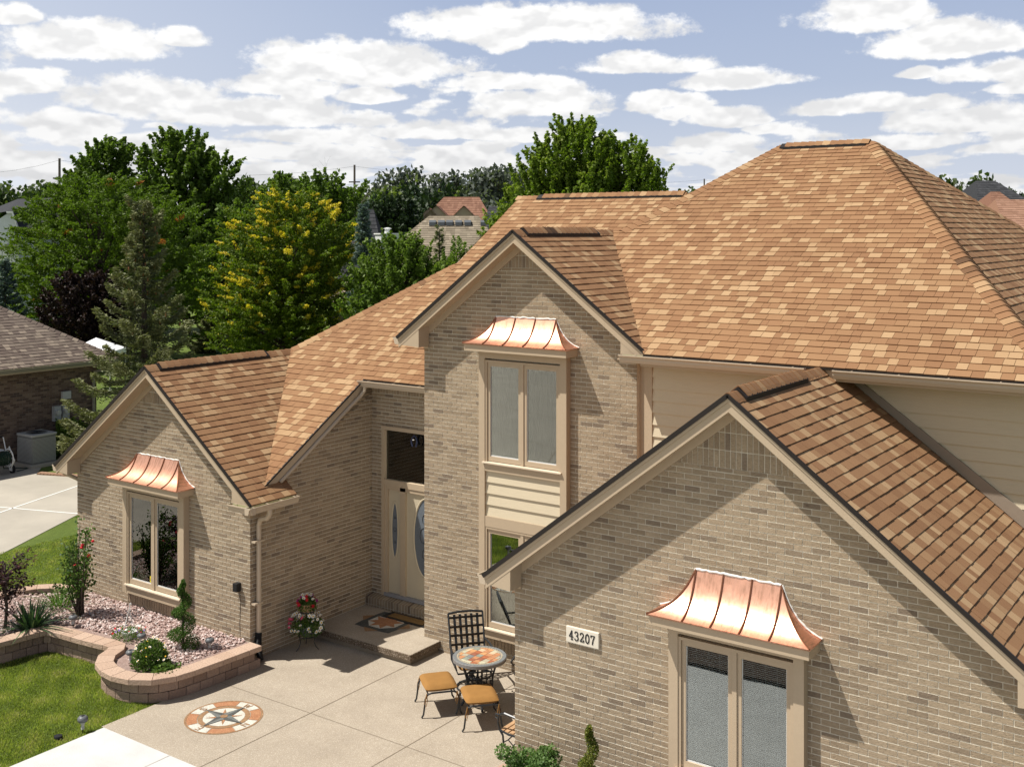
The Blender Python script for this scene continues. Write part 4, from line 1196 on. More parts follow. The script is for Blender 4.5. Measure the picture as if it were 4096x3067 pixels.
# the path runs clockwise, so the bed lies on its right: flip the order to put the bed on the inner side
ztop = blockwall(rw, WP[::-1], 2, .255)
bw_ = thing('garden_edging', 'row of brown edging blocks at the far side of the flower bed by the lawn', 'edging', (-19.4, 11.6, 0))
blockwall(bw_, [(-18.95, 12.3), (-19.35, 12.1), (-19.6, 11.6), (-19.75, 10.6), (-19.9, 9.2)], 2, .3, seed=8)

bed = [(p.x, p.y) for p in path_pts(WP, .15)]
inner = []
for i, (x, y) in enumerate(bed): inner.append((x, y))
poly = inner + [(-19.7, 8.0), (-19.6, 11.6), (-19.0, 12.2), (-18.99, 12.545), (-14.16, 12.545)]
def inside(x, y, P):
    c = False; j = len(P)-1
    for i in range(len(P)):
        if ((P[i][1] > y) != (P[j][1] > y)) and (x < (P[j][0]-P[i][0])*(y-P[i][1])/(P[j][1]-P[i][1])+P[i][0]): c = not c
        j = i
    return c
def dist_path(x, y):
    return min(math.hypot(x-p[0], y-p[1]) for p in bed)
mb = MB(); mb.add([(x, y, .325) for x, y in poly], [tuple(range(len(poly)))])
bs = struct('bed_soil', mb, ground_mat('pink_gravel_base', (.30,.20,.17), (.40,.30,.26), 12, bump=1, bscale=60, bdist=.03))
def grav_mat():
    m, nt, b = newmat('pink_gravel'); P = pos(nt)
    at = nt.node('ShaderNodeAttribute', attribute_name='tint')
    c = nt.ramp(at.outputs['Fac'], [(0, (.22,.14,.12)), (.15, (.36,.24,.21)), (.5, (.50,.37,.33)), (.85, (.62,.51,.47)), (1, (.72,.66,.63))])
    k = nt.math('MULTIPLY_ADD', nt.noise(P, 60, 3), .5, .75)
    sc = nt.node('ShaderNodeVectorMath', operation='SCALE'); nt.put(sc.inputs[0], c); nt.put(sc.inputs['Scale'], k)
    nt.put(b.inputs['Base Color'], sc.outputs[0]); b.inputs['Roughness'].default_value = .75; return m
def rocks(name, pts, smin, smax, mat, seed=2):
    rr = np.random.default_rng(seed)
    base = np.array([(1,0,0),(-1,0,0),(0,1,0),(0,-1,0),(0,0,1),(0,0,-1),(.6,.6,.55),(-.6,.6,.5),(.6,-.6,.5),(-.6,-.6,.55)], float)
    tri = [(0,6,4),(6,2,4),(2,7,4),(7,1,4),(1,9,4),(9,3,4),(3,8,4),(8,0,4),(0,2,6),(2,1,7),(1,3,9),(3,0,8),(0,5,2),(2,5,1),(1,5,3),(3,5,0)]
    V = []; F = []; A = []
    for i, (x, y, z) in enumerate(pts):
        s = rr.uniform(smin, smax); sc = np.array([1, rr.uniform(.6, .95), rr.uniform(.45, .75)])*s
        b = base*sc*(1+rr.uniform(-.22, .22, (10, 1))); t = rr.uniform(0, 6.28); c, sn = math.cos(t), math.sin(t)
        b = b @ np.array([[c, sn, 0], [-sn, c, 0], [0, 0, 1]]); tl = rr.uniform(-.5, .5); c, sn = math.cos(tl), math.sin(tl)
        b = b @ np.array([[1,0,0],[0,c,sn],[0,-sn,c]]) + (x, y, z)
        k = len(V)*1; V.extend(b.tolist()); tt = rr.random()
        F.extend([(k+a_, k+b_, k+c_) for a_, b_, c_ in tri]); A.extend([tt]*16)
    mb = MB(); mb.v = V; mb.f = F; mb.a = A
    return mb.build(name, mat, None, attr=True)
rr = random.Random(4); pts = []
while len(pts) < 7800:
    x = rr.uniform(-19.7, -14.1); y = rr.uniform(9.2, 12.55)
    if not inside(x, y, poly) or dist_path(x, y) < .25: continue
    if x < -18.0 and rr.random() < .35: continue
    pts.append((x, y, .335+rr.uniform(-.01, .022)))
gv = rocks('gravel', pts, .013, .034, grav_mat()); gv['kind'] = 'stuff'; gv['label'] = 'pink and white gravel filling the raised flower bed'

# ------------------------------------------------------------------ lawn blades near the patio
def blades(name, region, n, h, seed, mat, w=.0035, lean=.5, zb=0.0):
    r_ = np.random.default_rng(seed); P = []
    while len(P) < n:
        x = r_.uniform(region[0], region[1]); y = r_.uniform(region[2], region[3])
        if x > -14.04 + (0.02 if r_.random() < .9 else .05) and y > 9.655: continue
        if x > -13.97 and y <= 9.66: continue
        if y > 10.35 and inside(x, y, WPX): continue
        P.append((x, y))
    P = np.array(P); n = len(P)
    cl = np.sin(P[:, 0]*7.1+np.sin(P[:, 1]*5))*np.sin(P[:, 1]*6.3+P[:, 0]*2.2)
    hh = h*(.6+.35*cl+.5*r_.random(n)); hh = np.maximum(hh, h*.3)
    an = r_.uniform(0, 6.283, n); la = r_.uniform(.1, lean, n)*hh; aw = r_.uniform(0, 6.283, n)
    dx, dy = np.cos(an)*la, np.sin(an)*la; wx, wy = np.cos(aw)*w, np.sin(aw)*w
    V = np.empty((n, 5, 3))
    V[:, 0] = np.c_[P[:, 0]-wx, P[:, 1]-wy, np.full(n, zb)]; V[:, 1] = np.c_[P[:, 0]+wx, P[:, 1]+wy, np.full(n, zb)]
    V[:, 2] = np.c_[P[:, 0]+dx*.45+wx*.8, P[:, 1]+dy*.45+wy*.8, zb+hh*.6]; V[:, 3] = np.c_[P[:, 0]+dx*.45-wx*.8, P[:, 1]+dy*.45-wy*.8, zb+hh*.6]
    V[:, 4] = np.c_[P[:, 0]+dx*1.3, P[:, 1]+dy*1.3, zb+hh*.93]
    me = bpy.data.meshes.new(name); me.vertices.add(n*5); me.vertices.foreach_set('co', V.ravel())
    idx = (np.arange(n)*5)[:, None]
    L = np.concatenate([idx+np.array([[0, 1, 2, 3]]), idx+np.array([[3, 2, 4]])], axis=1).ravel()
    me.loops.add(n*7); me.loops.foreach_set('vertex_index', L.astype(np.int32))
    me.polygons.add(n*2)
    ls = np.stack([np.arange(n)*7, np.arange(n)*7+4], 1).ravel(); lt = np.tile([4, 3], n)
    me.polygons.foreach_set('loop_start', ls.astype(np.int32)); me.polygons.foreach_set('loop_total', lt.astype(np.int32))
    me.update(calc_edges=True)
    at = me.attributes.new('tint', 'FLOAT', 'FACE'); at.data.foreach_set('value', np.repeat(np.clip(.5+.35*cl+r_.normal(0, .22, n), 0, 1), 2).astype(np.float32))
    me.materials.append(mat)
    o = bpy.data.objects.new(name, me); COL.objects.link(o); o['kind'] = 'stuff'; return o
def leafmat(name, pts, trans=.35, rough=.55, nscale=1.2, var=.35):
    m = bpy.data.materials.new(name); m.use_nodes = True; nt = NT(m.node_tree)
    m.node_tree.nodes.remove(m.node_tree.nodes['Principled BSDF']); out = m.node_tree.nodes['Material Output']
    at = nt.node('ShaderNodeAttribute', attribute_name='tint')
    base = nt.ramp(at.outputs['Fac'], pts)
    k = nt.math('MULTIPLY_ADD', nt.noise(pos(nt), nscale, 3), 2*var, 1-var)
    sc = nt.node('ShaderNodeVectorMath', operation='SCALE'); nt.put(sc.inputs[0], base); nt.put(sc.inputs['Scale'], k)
    di = nt.node('ShaderNodeBsdfPrincipled'); nt.put(di.inputs['Base Color'], sc.outputs[0]); di.inputs['Roughness'].default_value = rough
    di.inputs['Specular IOR Level'].default_value = .25
    tr = nt.node('ShaderNodeBsdfTranslucent')
    s2 = nt.node('ShaderNodeVectorMath', operation='MULTIPLY'); nt.put(s2.inputs[0], sc.outputs[0]); s2.inputs[1].default_value = (1.25, 1.45, .55)
    nt.put(tr.inputs[0], s2.outputs[0])
    mx = nt.node('ShaderNodeMixShader'); mx.inputs[0].default_value = trans
    nt.l.new(di.outputs[0], mx.inputs[1]); nt.l.new(tr.outputs[0], mx.inputs[2]); nt.l.new(mx.outputs[0], out.inputs[0])
    return m
WPX = poly
M['grass'] = leafmat('grass_blades', [(0, (.12,.15,.030)), (.3, (.20,.245,.055)), (.6, (.28,.32,.075)), (.85, (.36,.38,.12)), (1, (.45,.40,.20))], .5)
tag(blades('grass', (-17.6, -13.9, 6.2, 11.2), 95000, .042, 3, M['grass'], w=.0042), 'short lawn grass in front of the retaining wall')
tag(blades('grass', (-23.5, -19.2, 9.0, 16.2), 60000, .035, 4, M['grass'], w=.006), 'mown lawn grass between the houses')

# ------------------------------------------------------------------ leaf cloud generator
def leaf_cloud(name, C, A, L, W, tint, mat, parent=None, nrm=None, fold=0.0):
    """C centres (n,3); A long-axis unit vectors (n,3); L,W arrays; one bent leaf (two quads' worth of rhombus) each"""
    n = len(C); r_ = np.random.default_rng(n)
    if nrm is None: nrm = r_.normal(size=(n, 3))
    B = np.cross(A, nrm); B /= (np.linalg.norm(B, axis=1, keepdims=True)+1e-9)
    o_ = ORG.get(parent.name, Vector((0,0,0))) if parent else Vector((0,0,0))
    C = C - np.array([o_.x, o_.y, o_.z])
    V = np.empty((n, 4, 3)); L = np.asarray(L).reshape(-1, 1)*np.ones((n, 1)); W = np.asarray(W).reshape(-1, 1)*np.ones((n, 1))
    V[:, 0] = C - A*L*.5; V[:, 1] = C + B*W*.5 - A*L*.05; V[:, 2] = C + A*L*.5; V[:, 3] = C - B*W*.5 - A*L*.05
    me = bpy.data.meshes.new(name); me.vertices.add(n*4); me.vertices.foreach_set('co', V.ravel())
    me.loops.add(n*4); me.loops.foreach_set('vertex_index', np.arange(n*4, dtype=np.int32))
    me.polygons.add(n); me.polygons.foreach_set('loop_start', np.arange(n, dtype=np.int32)*4); me.polygons.foreach_set('loop_total', np.full(n, 4, dtype=np.int32))
    me.update(calc_edges=True)
    at = me.attributes.new('tint', 'FLOAT', 'FACE'); at.data.foreach_set('value', np.clip(tint, 0, 1).astype(np.float32)*np.ones(n, dtype=np.float32))
    me.materials.append(mat)
    o = bpy.data.objects.new(name, me); COL.objects.link(o)
    if parent: o.parent = parent; ORG[o.name] = o_
    return o
def unit(v): return v/(np.linalg.norm(v, axis=-1, keepdims=True)+1e-9)
M['bark'] = simple('bark', (.075,.055,.042), .95, var=.3, scale=8, bump=.8, bscale=30, bdist=.02)
M['rose_leaf'] = leafmat('rose_leaves', [(0, (.035,.075,.015)), (.5, (.07,.13,.025)), (1, (.15,.22,.05))], .3)
M['red'] = simple('red_petals', (.50,.012,.02), .5, var=.3, scale=60, bump=0)
M['pinkf'] = simple('pink_petals', (.68,.10,.17), .5, bump=0); M['magenta'] = simple('magenta_petals', (.42,.015,.20), .5, bump=0)
M['whitef'] = simple('white_petals', (.80,.78,.72), .6, var=.05, bump=0); M['violet'] = simple('violet_petals', (.26,.16,.48), .5, bump=0)
M['yellowf'] = simple('yellow_centres', (.62,.38,.03), .6, bump=0)

def blossoms(parent, pts, mat, r, name='bloom', centre=None, nrm=(0,-.4,.9)):
    rr = random.Random(len(pts))
    for p in pts:
        mb = MB()
        N = Vector((nrm[0]+rr.uniform(-.5,.5), nrm[1]+rr.uniform(-.5,.5), nrm[2])).normalized(); U = N.orthogonal().normalized(); V = N.cross(U)
        n = 6; R_ = r*rr.uniform(.8, 1.2); vs = [Vector(p)]
        for i in range(n*2):
            t = math.pi*i/n; q = R_*(1 if i % 2 == 0 else .62); vs.append(Vector(p)+(U*math.cos(t)+V*math.sin(t))*q + N*R_*.35)
        mb.add(vs, [(0, 1+i, 1+(i+1) % (2*n)) for i in range(2*n)])
        b = mb.build(name, mat, parent)
        if centre: cm = MB(); cm.obox(Vector(p)+N*R_*.30, U, V, N, R_*.27, R_*.27, R_*.12); cm.build('flower_centre', centre, b)

# rose bush
rb_ = thing('rose_bush', 'tall rose bush with red blooms against the brick wall', 'rose bush', (-17.6, 11.68, .34))
r_ = np.random.default_rng(21); mb = MB(); Cs = []; tips = []
for i in range(30):
    a = r_.uniform(0, 6.28); sp = r_.uniform(.1, .62); h = r_.uniform(.55, 1.5)*(1.1-.45*sp)
    if math.cos(a) > 0: h *= 1.12
    e = Vector((-17.58+math.cos(a)*sp, 11.62+math.sin(a)*sp*.6, .34+h)); s0 = Vector((-17.6+r_.uniform(-.06,.06), 11.68+r_.uniform(-.06,.06), .33))
    m_ = (s0+e)/2+Vector((r_.uniform(-.08,.08), r_.uniform(-.08,.08), .12)); mb.tube([s0, m_, e], [.011, .008, .004], 5); tips.append(e)
    for k in range(46):
        t = r_.uniform(.32, 1.04)**.8; c = s0*(1-t)**2+m_*2*t*(1-t)+e*t*t; Cs.append((c.x+r_.normal(0,.055), c.y+r_.normal(0,.055), c.z+r_.normal(0,.05)))
mb.build('stem', M['bark'], rb_); Cs = np.array(Cs); n = len(Cs)
leaf_cloud('foliage', Cs, unit(r_.normal(size=(n,3))*[1,1,.5]), .062, .045, r_.random(n)**1.3, M['rose_leaf'], rb_)
def rose(p, r=.045):
    mb = MB(); rr = random.Random(int(abs(p[0])*1000))
    for k in range(4):
        q = r*(1-.2*k); mb.lathe([(q*.45, -q*.5), (q*.95, -q*.1), (q, q*.35), (q*.7, q*.5+.004*k), (q*.3, q*.3)], (p[0]+rr.uniform(-.006,.006), p[1]+rr.uniform(-.006,.006), p[2]+.006*k), 9)
    mb.build('rose_bloom', M['red'], rb_, smooth=True)
for px, py in ((355,2224),(515,2216),(820-490,2180),(433,2170),(372,2165),(275,2301),(228,2228),(300,2263),(222,2240),(415,2183),(327,2190)):
    u = (px-2048)/4438; t = 11.55/(u*S_+C_); x = t*(u*C_-S_); z = H-(py-929)/4438*t
    if px > 400 or px < 240: continue
    rose((x, 11.55, z), .045 if px in (433, 228) else .03)

# iris clump, spiky
def sword_clump(name, label, loc, n, L, w, mat, seed, cat='plant', spread=.5, zmin=.35):
    o = thing(name, label, cat, loc); r_ = random.Random(seed); mb = MB()
    for i in range(n):
        a = r_.uniform(0, 6.28); rad = r_.random()**.6*.16; ln = L*r_.uniform(.6, 1.1); lean = r_.uniform(.05, spread)*(1 + (rad > .1)*.6)
        b = Vector((loc[0]+math.cos(a)*rad, loc[1]+math.sin(a)*rad, loc[2])); d = Vector((math.cos(a)*lean, math.sin(a)*lean, 1)).normalized(); s = Vector((-math.sin(a+r_.uniform(-.8,.8)), math.cos(a), 0)).normalized()*w/2
        pr = []
        for k in range(6):
            t = k/5; c = b + d*ln*t + Vector((math.cos(a), math.sin(a), -.55))*ln*lean*.75*t*t; ww = s*(1-t**2.2)
            pr.append((c-ww, c+ww))
        vs = [q for p in pr for q in p]; mb.add(vs, [(2*k, 2*k+1, 2*k+3, 2*k+2) for k in range(5)], a=r_.random())
    mb.build('leaves', mat, o, attr=True); return o
M['iris'] = leafmat('iris_leaves', [(0, (.035,.075,.03)), (.5, (.065,.125,.05)), (1, (.13,.20,.08))], .2)
sword_clump('iris_clump', 'clump of sword shaped blue green iris leaves between the maple and the rose bush', (-17.72, 10.82, .33), 120, .56, .036, M['iris'], 5, spread=.75)
M['grassy'] = leafmat('strappy_leaves', [(0, (.04,.09,.015)), (1, (.13,.22,.04))], .3)
sword_clump('daylily_clump', 'low fountain of narrow green leaves behind the rose bush', (-18.35, 11.75, .33), 110, .5, .016, M['grassy'], 6, spread=1.0)
# Japanese maple
jm = thing('japanese_maple', 'small dark purple Japanese maple in the gravel bed', 'tree', (-18.15, 10.6, .33))
mb = MB(); mb.tube([(-18.15,10.6,.3), (-18.13,10.62,.7), (-18.18,10.6,1.1), (-18.16,10.62,1.45)], [.03,.025,.018,.008], 7); r_ = np.random.default_rng(9)
Cs = []
for i in range(34):
    z0 = r_.uniform(.62, 1.35); a = r_.uniform(0, 6.28); ln = r_.uniform(.25, .55)*(1.25-.35*(z0-.3))
    s0 = Vector((-18.15, 10.6, z0)); e = s0+Vector((math.cos(a)*ln, math.sin(a)*ln, r_.uniform(.06, .30))); mb.tube([s0, (s0+e)/2+Vector((0,0,.05)), e], [.009,.006,.003], 4)
    for k in range(42):
        t = r_.uniform(.25, 1.08); c = s0.lerp(e, t); Cs.append((c.x+r_.normal(0,.06), c.y+r_.normal(0,.06), c.z+r_.normal(0,.028)))
mb.build('trunk', M['bark'], jm); Cs = np.array(Cs); n = len(Cs)
M['purple'] = leafmat('purple_leaves', [(0, (.020,.007,.010)), (.6, (.042,.014,.018)), (1, (.10,.032,.03))], .25)
leaf_cloud('crown', Cs, unit(r_.normal(size=(n,3))*[1,1,.35]), .085, .034, r_.random(n)**2, M['purple'], jm, nrm=np.tile([0,0,1.], (n,1))+r_.normal(size=(n,3))*.4)

# spiral topiary
def topiary(name, label, loc, h, r0, mat, seed=1, n=9000, turns=3.0):
    o = thing(name, label, 'topiary', loc); r_ = np.random.default_rng(seed)
    mb = MB(); mb.tube([(loc[0], loc[1], loc[2]-.02), (loc[0], loc[1], loc[2]+h*.95)], [.022, .008], 6); mb.build('trunk', M['bark'], o)
    t = r_.random(n)**1.25; ang = turns*2*math.pi*t + .6; rad = r0*(1-t)**.75*.52; tr = r0*(1-t)**.7*.50+.030
    C0 = np.c_[np.cos(ang)*rad, np.sin(ang)*rad, t*h*.96+.05]
    d = unit(r_.normal(size=(n,3))); C0 = C0 + d*(tr*(.72+.33*r_.random(n)))[:, None]*[1,1,.62]
    lump = np.sin(C0[:,0]*60)*np.sin(C0[:,1]*55)*np.sin(C0[:,2]*50)
    C0 += d*lump[:, None]*.012; C0[:, 2] = np.maximum(C0[:, 2], .02)
    leaf_cloud('foliage', C0+np.array(loc), unit(d+r_.normal(size=(n,3))*.6), .024, .014, .45+.3*lump+.25*r_.random(n), mat, o)
    return o
M['spruce_l'] = leafmat('topiary_green', [(0, (.020,.050,.008)), (.5, (.045,.10,.014)), (1, (.11,.20,.03))], .2)
topiary('spiral_topiary', 'dark green spiral topiary in the gravel bed beside the window', (-14.83, 11.72, .33), 1.12, .26, M['spruce_l'])
# daisy bush
db = thing('daisy_bush', 'round bush of white daisies in the curve of the wall', 'flower bush', (-14.62, 10.93, .33)); r_ = np.random.default_rng(31); n = 2600
d = unit(r_.normal(size=(n,3))); d[:,2] = np.abs(d[:,2]); Cs = np.array([-14.62,10.93,.36])+d*(r_.random(n)**.35)[:,None]*[.31,.29,.42]
leaf_cloud('foliage', Cs, unit(d+r_.normal(size=(n,3))*.5), .055, .022, r_.random(n), M['rose_leaf'], db)
pts = []; 
for i in range(34):
    d = unit(r_.normal(size=3)); d[2] = abs(d[2])*.9+.25; d = unit(d); pts.append(Vector((-14.62,10.93,.36))+Vector((d[0]*.32,d[1]*.30,d[2]*.46)))
blossoms(db, pts[:20], M['whitef'], .026, 'daisy', M['yellowf']); blossoms(db, pts[20:], M['yellowf'], .015, 'bud')
n = 500; Cs = np.array([-14.28,10.93,.36])+r_.normal(size=(n,3))*[.09,.09,.05]; Cs[:,2] = np.abs(Cs[:,2]-.34)+.34
M['hosta'] = leafmat('hosta_leaves', [(0, (.05,.10,.015)), (1, (.13,.21,.04))], .3)
ho = thing('hosta', 'low leafy green plant on the right of the daisy bush', 'plant', (-14.28, 10.93, .33)); leaf_cloud('leaves', Cs, unit(r_.normal(size=(n,3))*[1,1,.6]), .075, .04, r_.random(n), M['hosta'], ho)
# hanging basket set on the gravel
hb = thing('hanging_basket', 'white hanging basket of mixed petunias set down on the gravel with its hanger upright', 'flower basket', (-15.95, 11.50, .33))
bc = (-15.95, 11.50)
mb = MB(); mb.lathe([(.085,0),(.12,.12),(.128,.125),(.118,.125),(.10,.06)], (bc[0], bc[1], .335), 20); mb.build('pot', M['white'], hb)
mb = MB(); top = (bc[0]+.02, bc[1], .335+.53)
for a in (0, 90, 180, 270): mb.tube([(bc[0]+.12*math.cos(R(a)), bc[1]+.12*math.sin(R(a)), .46), (bc[0]+.03*math.cos(R(a)), bc[1]+.03*math.sin(R(a)), .72), top], .0045, 5)
mb.tube([top, (top[0], top[1], top[2]+.05), (top[0]+.03, top[1], top[2]+.07), (top[0]+.04, top[1], top[2]+.04)], .008, 6); mb.build('hanger', M['white'], hb)
n = 900; a = r_.uniform(0, 6.28, n); q = r_.random(n)**.5*.30; Cs = np.c_[bc[0]+np.cos(a)*q, bc[1]+np.sin(a)*q*.9, .47+.05*r_.random(n)-q*.35+r_.normal(0,.03,n)]; Cs[:,2] = np.maximum(Cs[:,2], .35)
leaf_cloud('foliage', Cs, unit(r_.normal(size=(n,3))), .035, .016, r_.random(n), M['hosta'], hb)
def ringpts(k, c, r, zc, zs, seed):
    rr = random.Random(seed); return [(c[0]+math.cos(a)*q, c[1]+math.sin(a)*q, zc+rr.uniform(-zs, zs)-q*.25) for a, q in ((rr.uniform(0, 6.28), rr.uniform(.3, 1)*r) for _ in range(k))]
blossoms(hb, ringpts(9, bc, .30, .54, .04, 1), M['red'], .022, 'red_bloom'); blossoms(hb, ringpts(8, bc, .3, .52, .04, 2), M['violet'], .022, 'violet_bloom'); blossoms(hb, ringpts(6, bc, .2, .54, .03, 3), M['whitef'], .025, 'white_bloom')
# low stake lights
M['lamp_grey'] = simple('grey_plastic', (.12,.125,.13), .4, bump=0); M['clear'] = simple('frosted_lens', (.42,.42,.40), .3, bump=0)
def lamp(label, x, y, z, h=.20):
    o = thing('path_light', label, 'garden light', (x, y, z), 'solar path lights')
    mb = MB(); mb.lathe([(.008,-.03),(.008,h*.25)], (x,y,z), 8); mb.build('stake', M['plastic_black'], o)
    mb = MB(); mb.lathe([(.026,h*.25),(.022,h*.5),(.034,h*.62),(.034,h*.72)], (x,y,z), 16); mb.build('lens', M['clear'], o)
    mb = MB(); mb.lathe([(.062,h*.70),(.075,h*.80),(.072,h*.92),(.05,h*1.02),(.03,h*1.04)], (x,y,z), 20); mb.build('cap', M['lamp_grey'], o, smooth=True)
    mb = MB(); mb.box(x-.022, x+.022, y-.022, y+.022, z+h*1.035, z+h*1.055); mb.build('solar_cell', M['plastic_black'], o); return o
lamp('solar path light in the gravel between the iris clump and the hanging basket', -17.20, 11.28, .33)
lamp('solar path light between the hanging basket and the daisy bush', -15.50, 11.42, .33)
lamp('solar path light tucked into the curve of the wall left of the daisy bush', -15.02, 10.86, .33)
lamp('solar path light in the gravel near the wall, right of the topiary', -14.42, 11.93, .33)
lamp('solar path light standing in the grass at the corner of the white slab', -14.10, 9.40, .0, .24)
sc_ = thing('sprinkler_cap', 'round black plastic disc lying in the grass beside the white slab', 'valve cover', (-14.2, 9.08, 0)); mb = MB(); mb.lathe([(.05,0),(.06,.03),(.055,.05),(.0,.055)], (-14.2,9.08,.01), 18); mb.build('cover', M['plastic_black'], sc_)
# wall things
wl = thing('wall_speaker', 'small black box fixed to the brick wall right of the left window', 'wall box', (-14.42, 12.5, 1.2)); mb = MB(); mb.box(-14.475, -14.375, 12.45, 12.549, 1.14, 1.28); mb.build('housing', M['plastic_black'], wl, bevel=.006)
mb = MB(); mb.tube([(-14.39, 12.53, 1.14), (-14.385, 12.54, .9), (-14.40, 12.542, .6), (-14.395, 12.542, .38)], .004, 5); mb.build('cable', M['plastic_black'], wl)
stk = thing('window_sticker', 'yellow security sticker in the lower corner of the left window', 'sticker', (-16.66, 12.47, .95)); mb = MB(); mb.box(-16.695, -16.63, 12.4755, 12.4775, .885, .995); mb.build('sheet', simple('yellow_sticker', (.75,.62,.03), .5, bump=0), stk)
mb = MB(); mb.add([(-16.6625+.02*math.cos(R(60*i+30))*(1 if i%2 else .6), 12.4748, .94+.03*math.sin(R(60*i+30))) for i in range(6)], [tuple(range(6))]); mb.build('emblem', M['plastic_black'], stk)
hs = thing('horseshoe_ornament', 'small dark horseshoe ornament hanging on the transom window over the door', 'ornament', (-13.05, 15.42, 3.38)); mb = MB()
mb.tube([(-13.09+0, 15.445, 3.24), (-13.12, 15.445, 3.33), (-13.09, 15.445, 3.41), (-13.05, 15.445, 3.44), (-13.01, 15.445, 3.41), (-12.98, 15.445, 3.33), (-13.01, 15.445, 3.24)], .016, 6); mb.build('shoe', simple('navy_enamel', (.02,.025,.06), .3), hs)
mb = MB(); mb.lathe([(0,0),(.02,.002),(.02,.01),(0,.012)], (-13.05, 15.425, 3.36), 8); mb.build('stud', M['white'], hs)

# house number
hn = thing('house_number_plaque', 'cream stone plaque reading 43207 on the garage brick wall', 'house number', (-7.16, YG-.03, 2.14))
X0, X1, Z0, Z1 = -7.395, -6.925, 2.045, 2.245
mb = MB(); mb.box(X0, X1, YG-.035, YG, Z0, Z1); mb.build('plaque', simple('cream_stone', (.66,.60,.50), .7, var=.06, bump=.3), hn, bevel=.008)
DG = {'4': [[(.62,0),(.62,1)],[(.62,1),(.04,.33)],[(.04,.33),(.95,.33)],[(.42,.02),(.85,.02)]],
      '3': [[(.08,.80),(.25,.97),(.55,.99),(.78,.83),(.72,.62),(.42,.54),(.76,.46),(.88,.25),(.68,.04),(.32,.0),(.06,.18)]],
      '2': [[(.10,.76),(.22,.95),(.50,1.0),(.78,.88),(.80,.66),(.50,.38),(.10,.05)],[(.10,.05),(.88,.05)],[(.88,.05),(.88,.22)]],
      '0': [[(.5,1),(.80,.86),(.90,.5),(.80,.14),(.5,0),(.20,.14),(.10,.5),(.20,.86),(.5,1)]],
      '7': [[(.08,.95),(.90,.95)],[(.90,.95),(.55,.45),(.42,0)],[(.10,.95),(.10,.76)]]}
for i, ch in enumerate('43207'):
    mb = MB(); x0 = X0+.048+i*.077; y_ = YG-.0375; yk = 0
    for s_ in DG[ch]:
        for p, q in zip(s_[:-1], s_[1:]):
            P = [Vector((x0+a*.062, y_-yk, Z0+.045+b*.11)) for a, b in (p, q)]; d = (P[1]-P[0]).normalized(); up = Vector((-d.z, 0, d.x))
            wd = .0075 if abs(d.z) > .5 else .0052
            mb.obox((P[0]+P[1])/2, d, (0,1,0), up, (P[1]-P[0]).length/2+.003, .002, wd); yk += .00015
    mb.build('digit', M['plastic_black'], hn)
# ------------------------------------------------------------------ patio furniture
def frame_of(cx, cy, ang):
    u = Vector((math.cos(ang), math.sin(ang), 0)); v = Vector((-math.sin(ang), math.cos(ang), 0))
    return lambda a, b, z: Vector((cx, cy, 0)) + u*a + v*b + Vector((0, 0, z))
G0 = .022
def cushion(par, wx, wy, z, t, name='cushion', n=12, puff=1.0, xf=None):
    mb = MB(); vs = []; fs = []
    for sgn in (1, -1):
        for i in range(n+1):
            for j in range(n+1):
                x = -1+2*i/n; y = -1+2*j/n
                k = (1-x**6)*(1-y**6); cr = 1-.06*(x*x*y*y)
                wr = .004*math.sin(x*9+y*4)*(1-x*x)
                vs.append((x*wx*cr, y*wy*cr, z + t*.5 + sgn*(t*.5*(k**.4)) + (wr if sgn > 0 else 0)))
    m = (n+1)**2
    for i in range(n):
        for j in range(n):
            a = i*(n+1)+j; fs.append((a, a+n+1, a+n+2, a+1)); fs.append((m+a, m+a+1, m+a+n+2, m+a+n+1))
    if xf: vs = [tuple(xf(*v)) for v in vs]
    mb.add(vs, fs); return mb.build(name, M['cushion'], par, smooth=True)
def ottoman(label, cx, cy, ang):
    o = local('ottoman', label, 'ottoman', (cx, cy, G0), ang, 'ottomans by the mosaic table')
    wx, wy, zs = .295, .25, .34
    for sx in (-1, 1):
        for sy in (-1, 1):
            mb = MB(); mb.tube([(sx*wx, sy*wy*.6, zs+.015), (sx*wx, sy*(wy*.85), zs-.0), (sx*wx, sy*wy, zs-.07), (sx*wx*1.0, sy*(wy+.01), .16), (sx*wx*1.0, sy*(wy+.025), .05), (sx*wx*1.0, sy*(wy+.05), .01)], .0135, 7)
            mb.build('leg', M['iron'], o)
    mb = MB()
    for sx in (-1, 1): mb.tube([(sx*wx, -wy*.62, zs+.015), (sx*wx, wy*.62, zs+.015)], .0135, 7)
    for sy in (-1, 1): mb.tube([(-wx, sy*wy*.8, zs-.005), (wx, sy*wy*.8, zs-.005)], .011, 7)
    mb.build('seat_frame', M['iron'], o)
    cushion(o, wx-.005, wy-.0, zs+.005, .105)
    for sx, sy in ((-1,-1),(1,-1),(-1,1),(1,1)):
        mb = MB(); x, y = sx*(wx+.015), sy*(wy-.02)
        mb.tube([(x, y, zs+.02), (x+sx*.01, y+.01, zs-.08), (x+sx*.004, y-.012, zs-.17)], .0055, 4); mb.tube([(x, y, zs+.02), (x+sx*.016, y-.02, zs-.06), (x+sx*.01, y-.03, zs-.13)], .0055, 4)
        mb.build('tie', M['cushion'], o)
    return o
ottoman('square ochre cushioned ottoman, the left one, on the open patio', -10.46, 12.93, R(-40))
ottoman('square ochre cushioned ottoman, the right one, nearest the brick corner', -9.68, 12.92, R(-47+4))

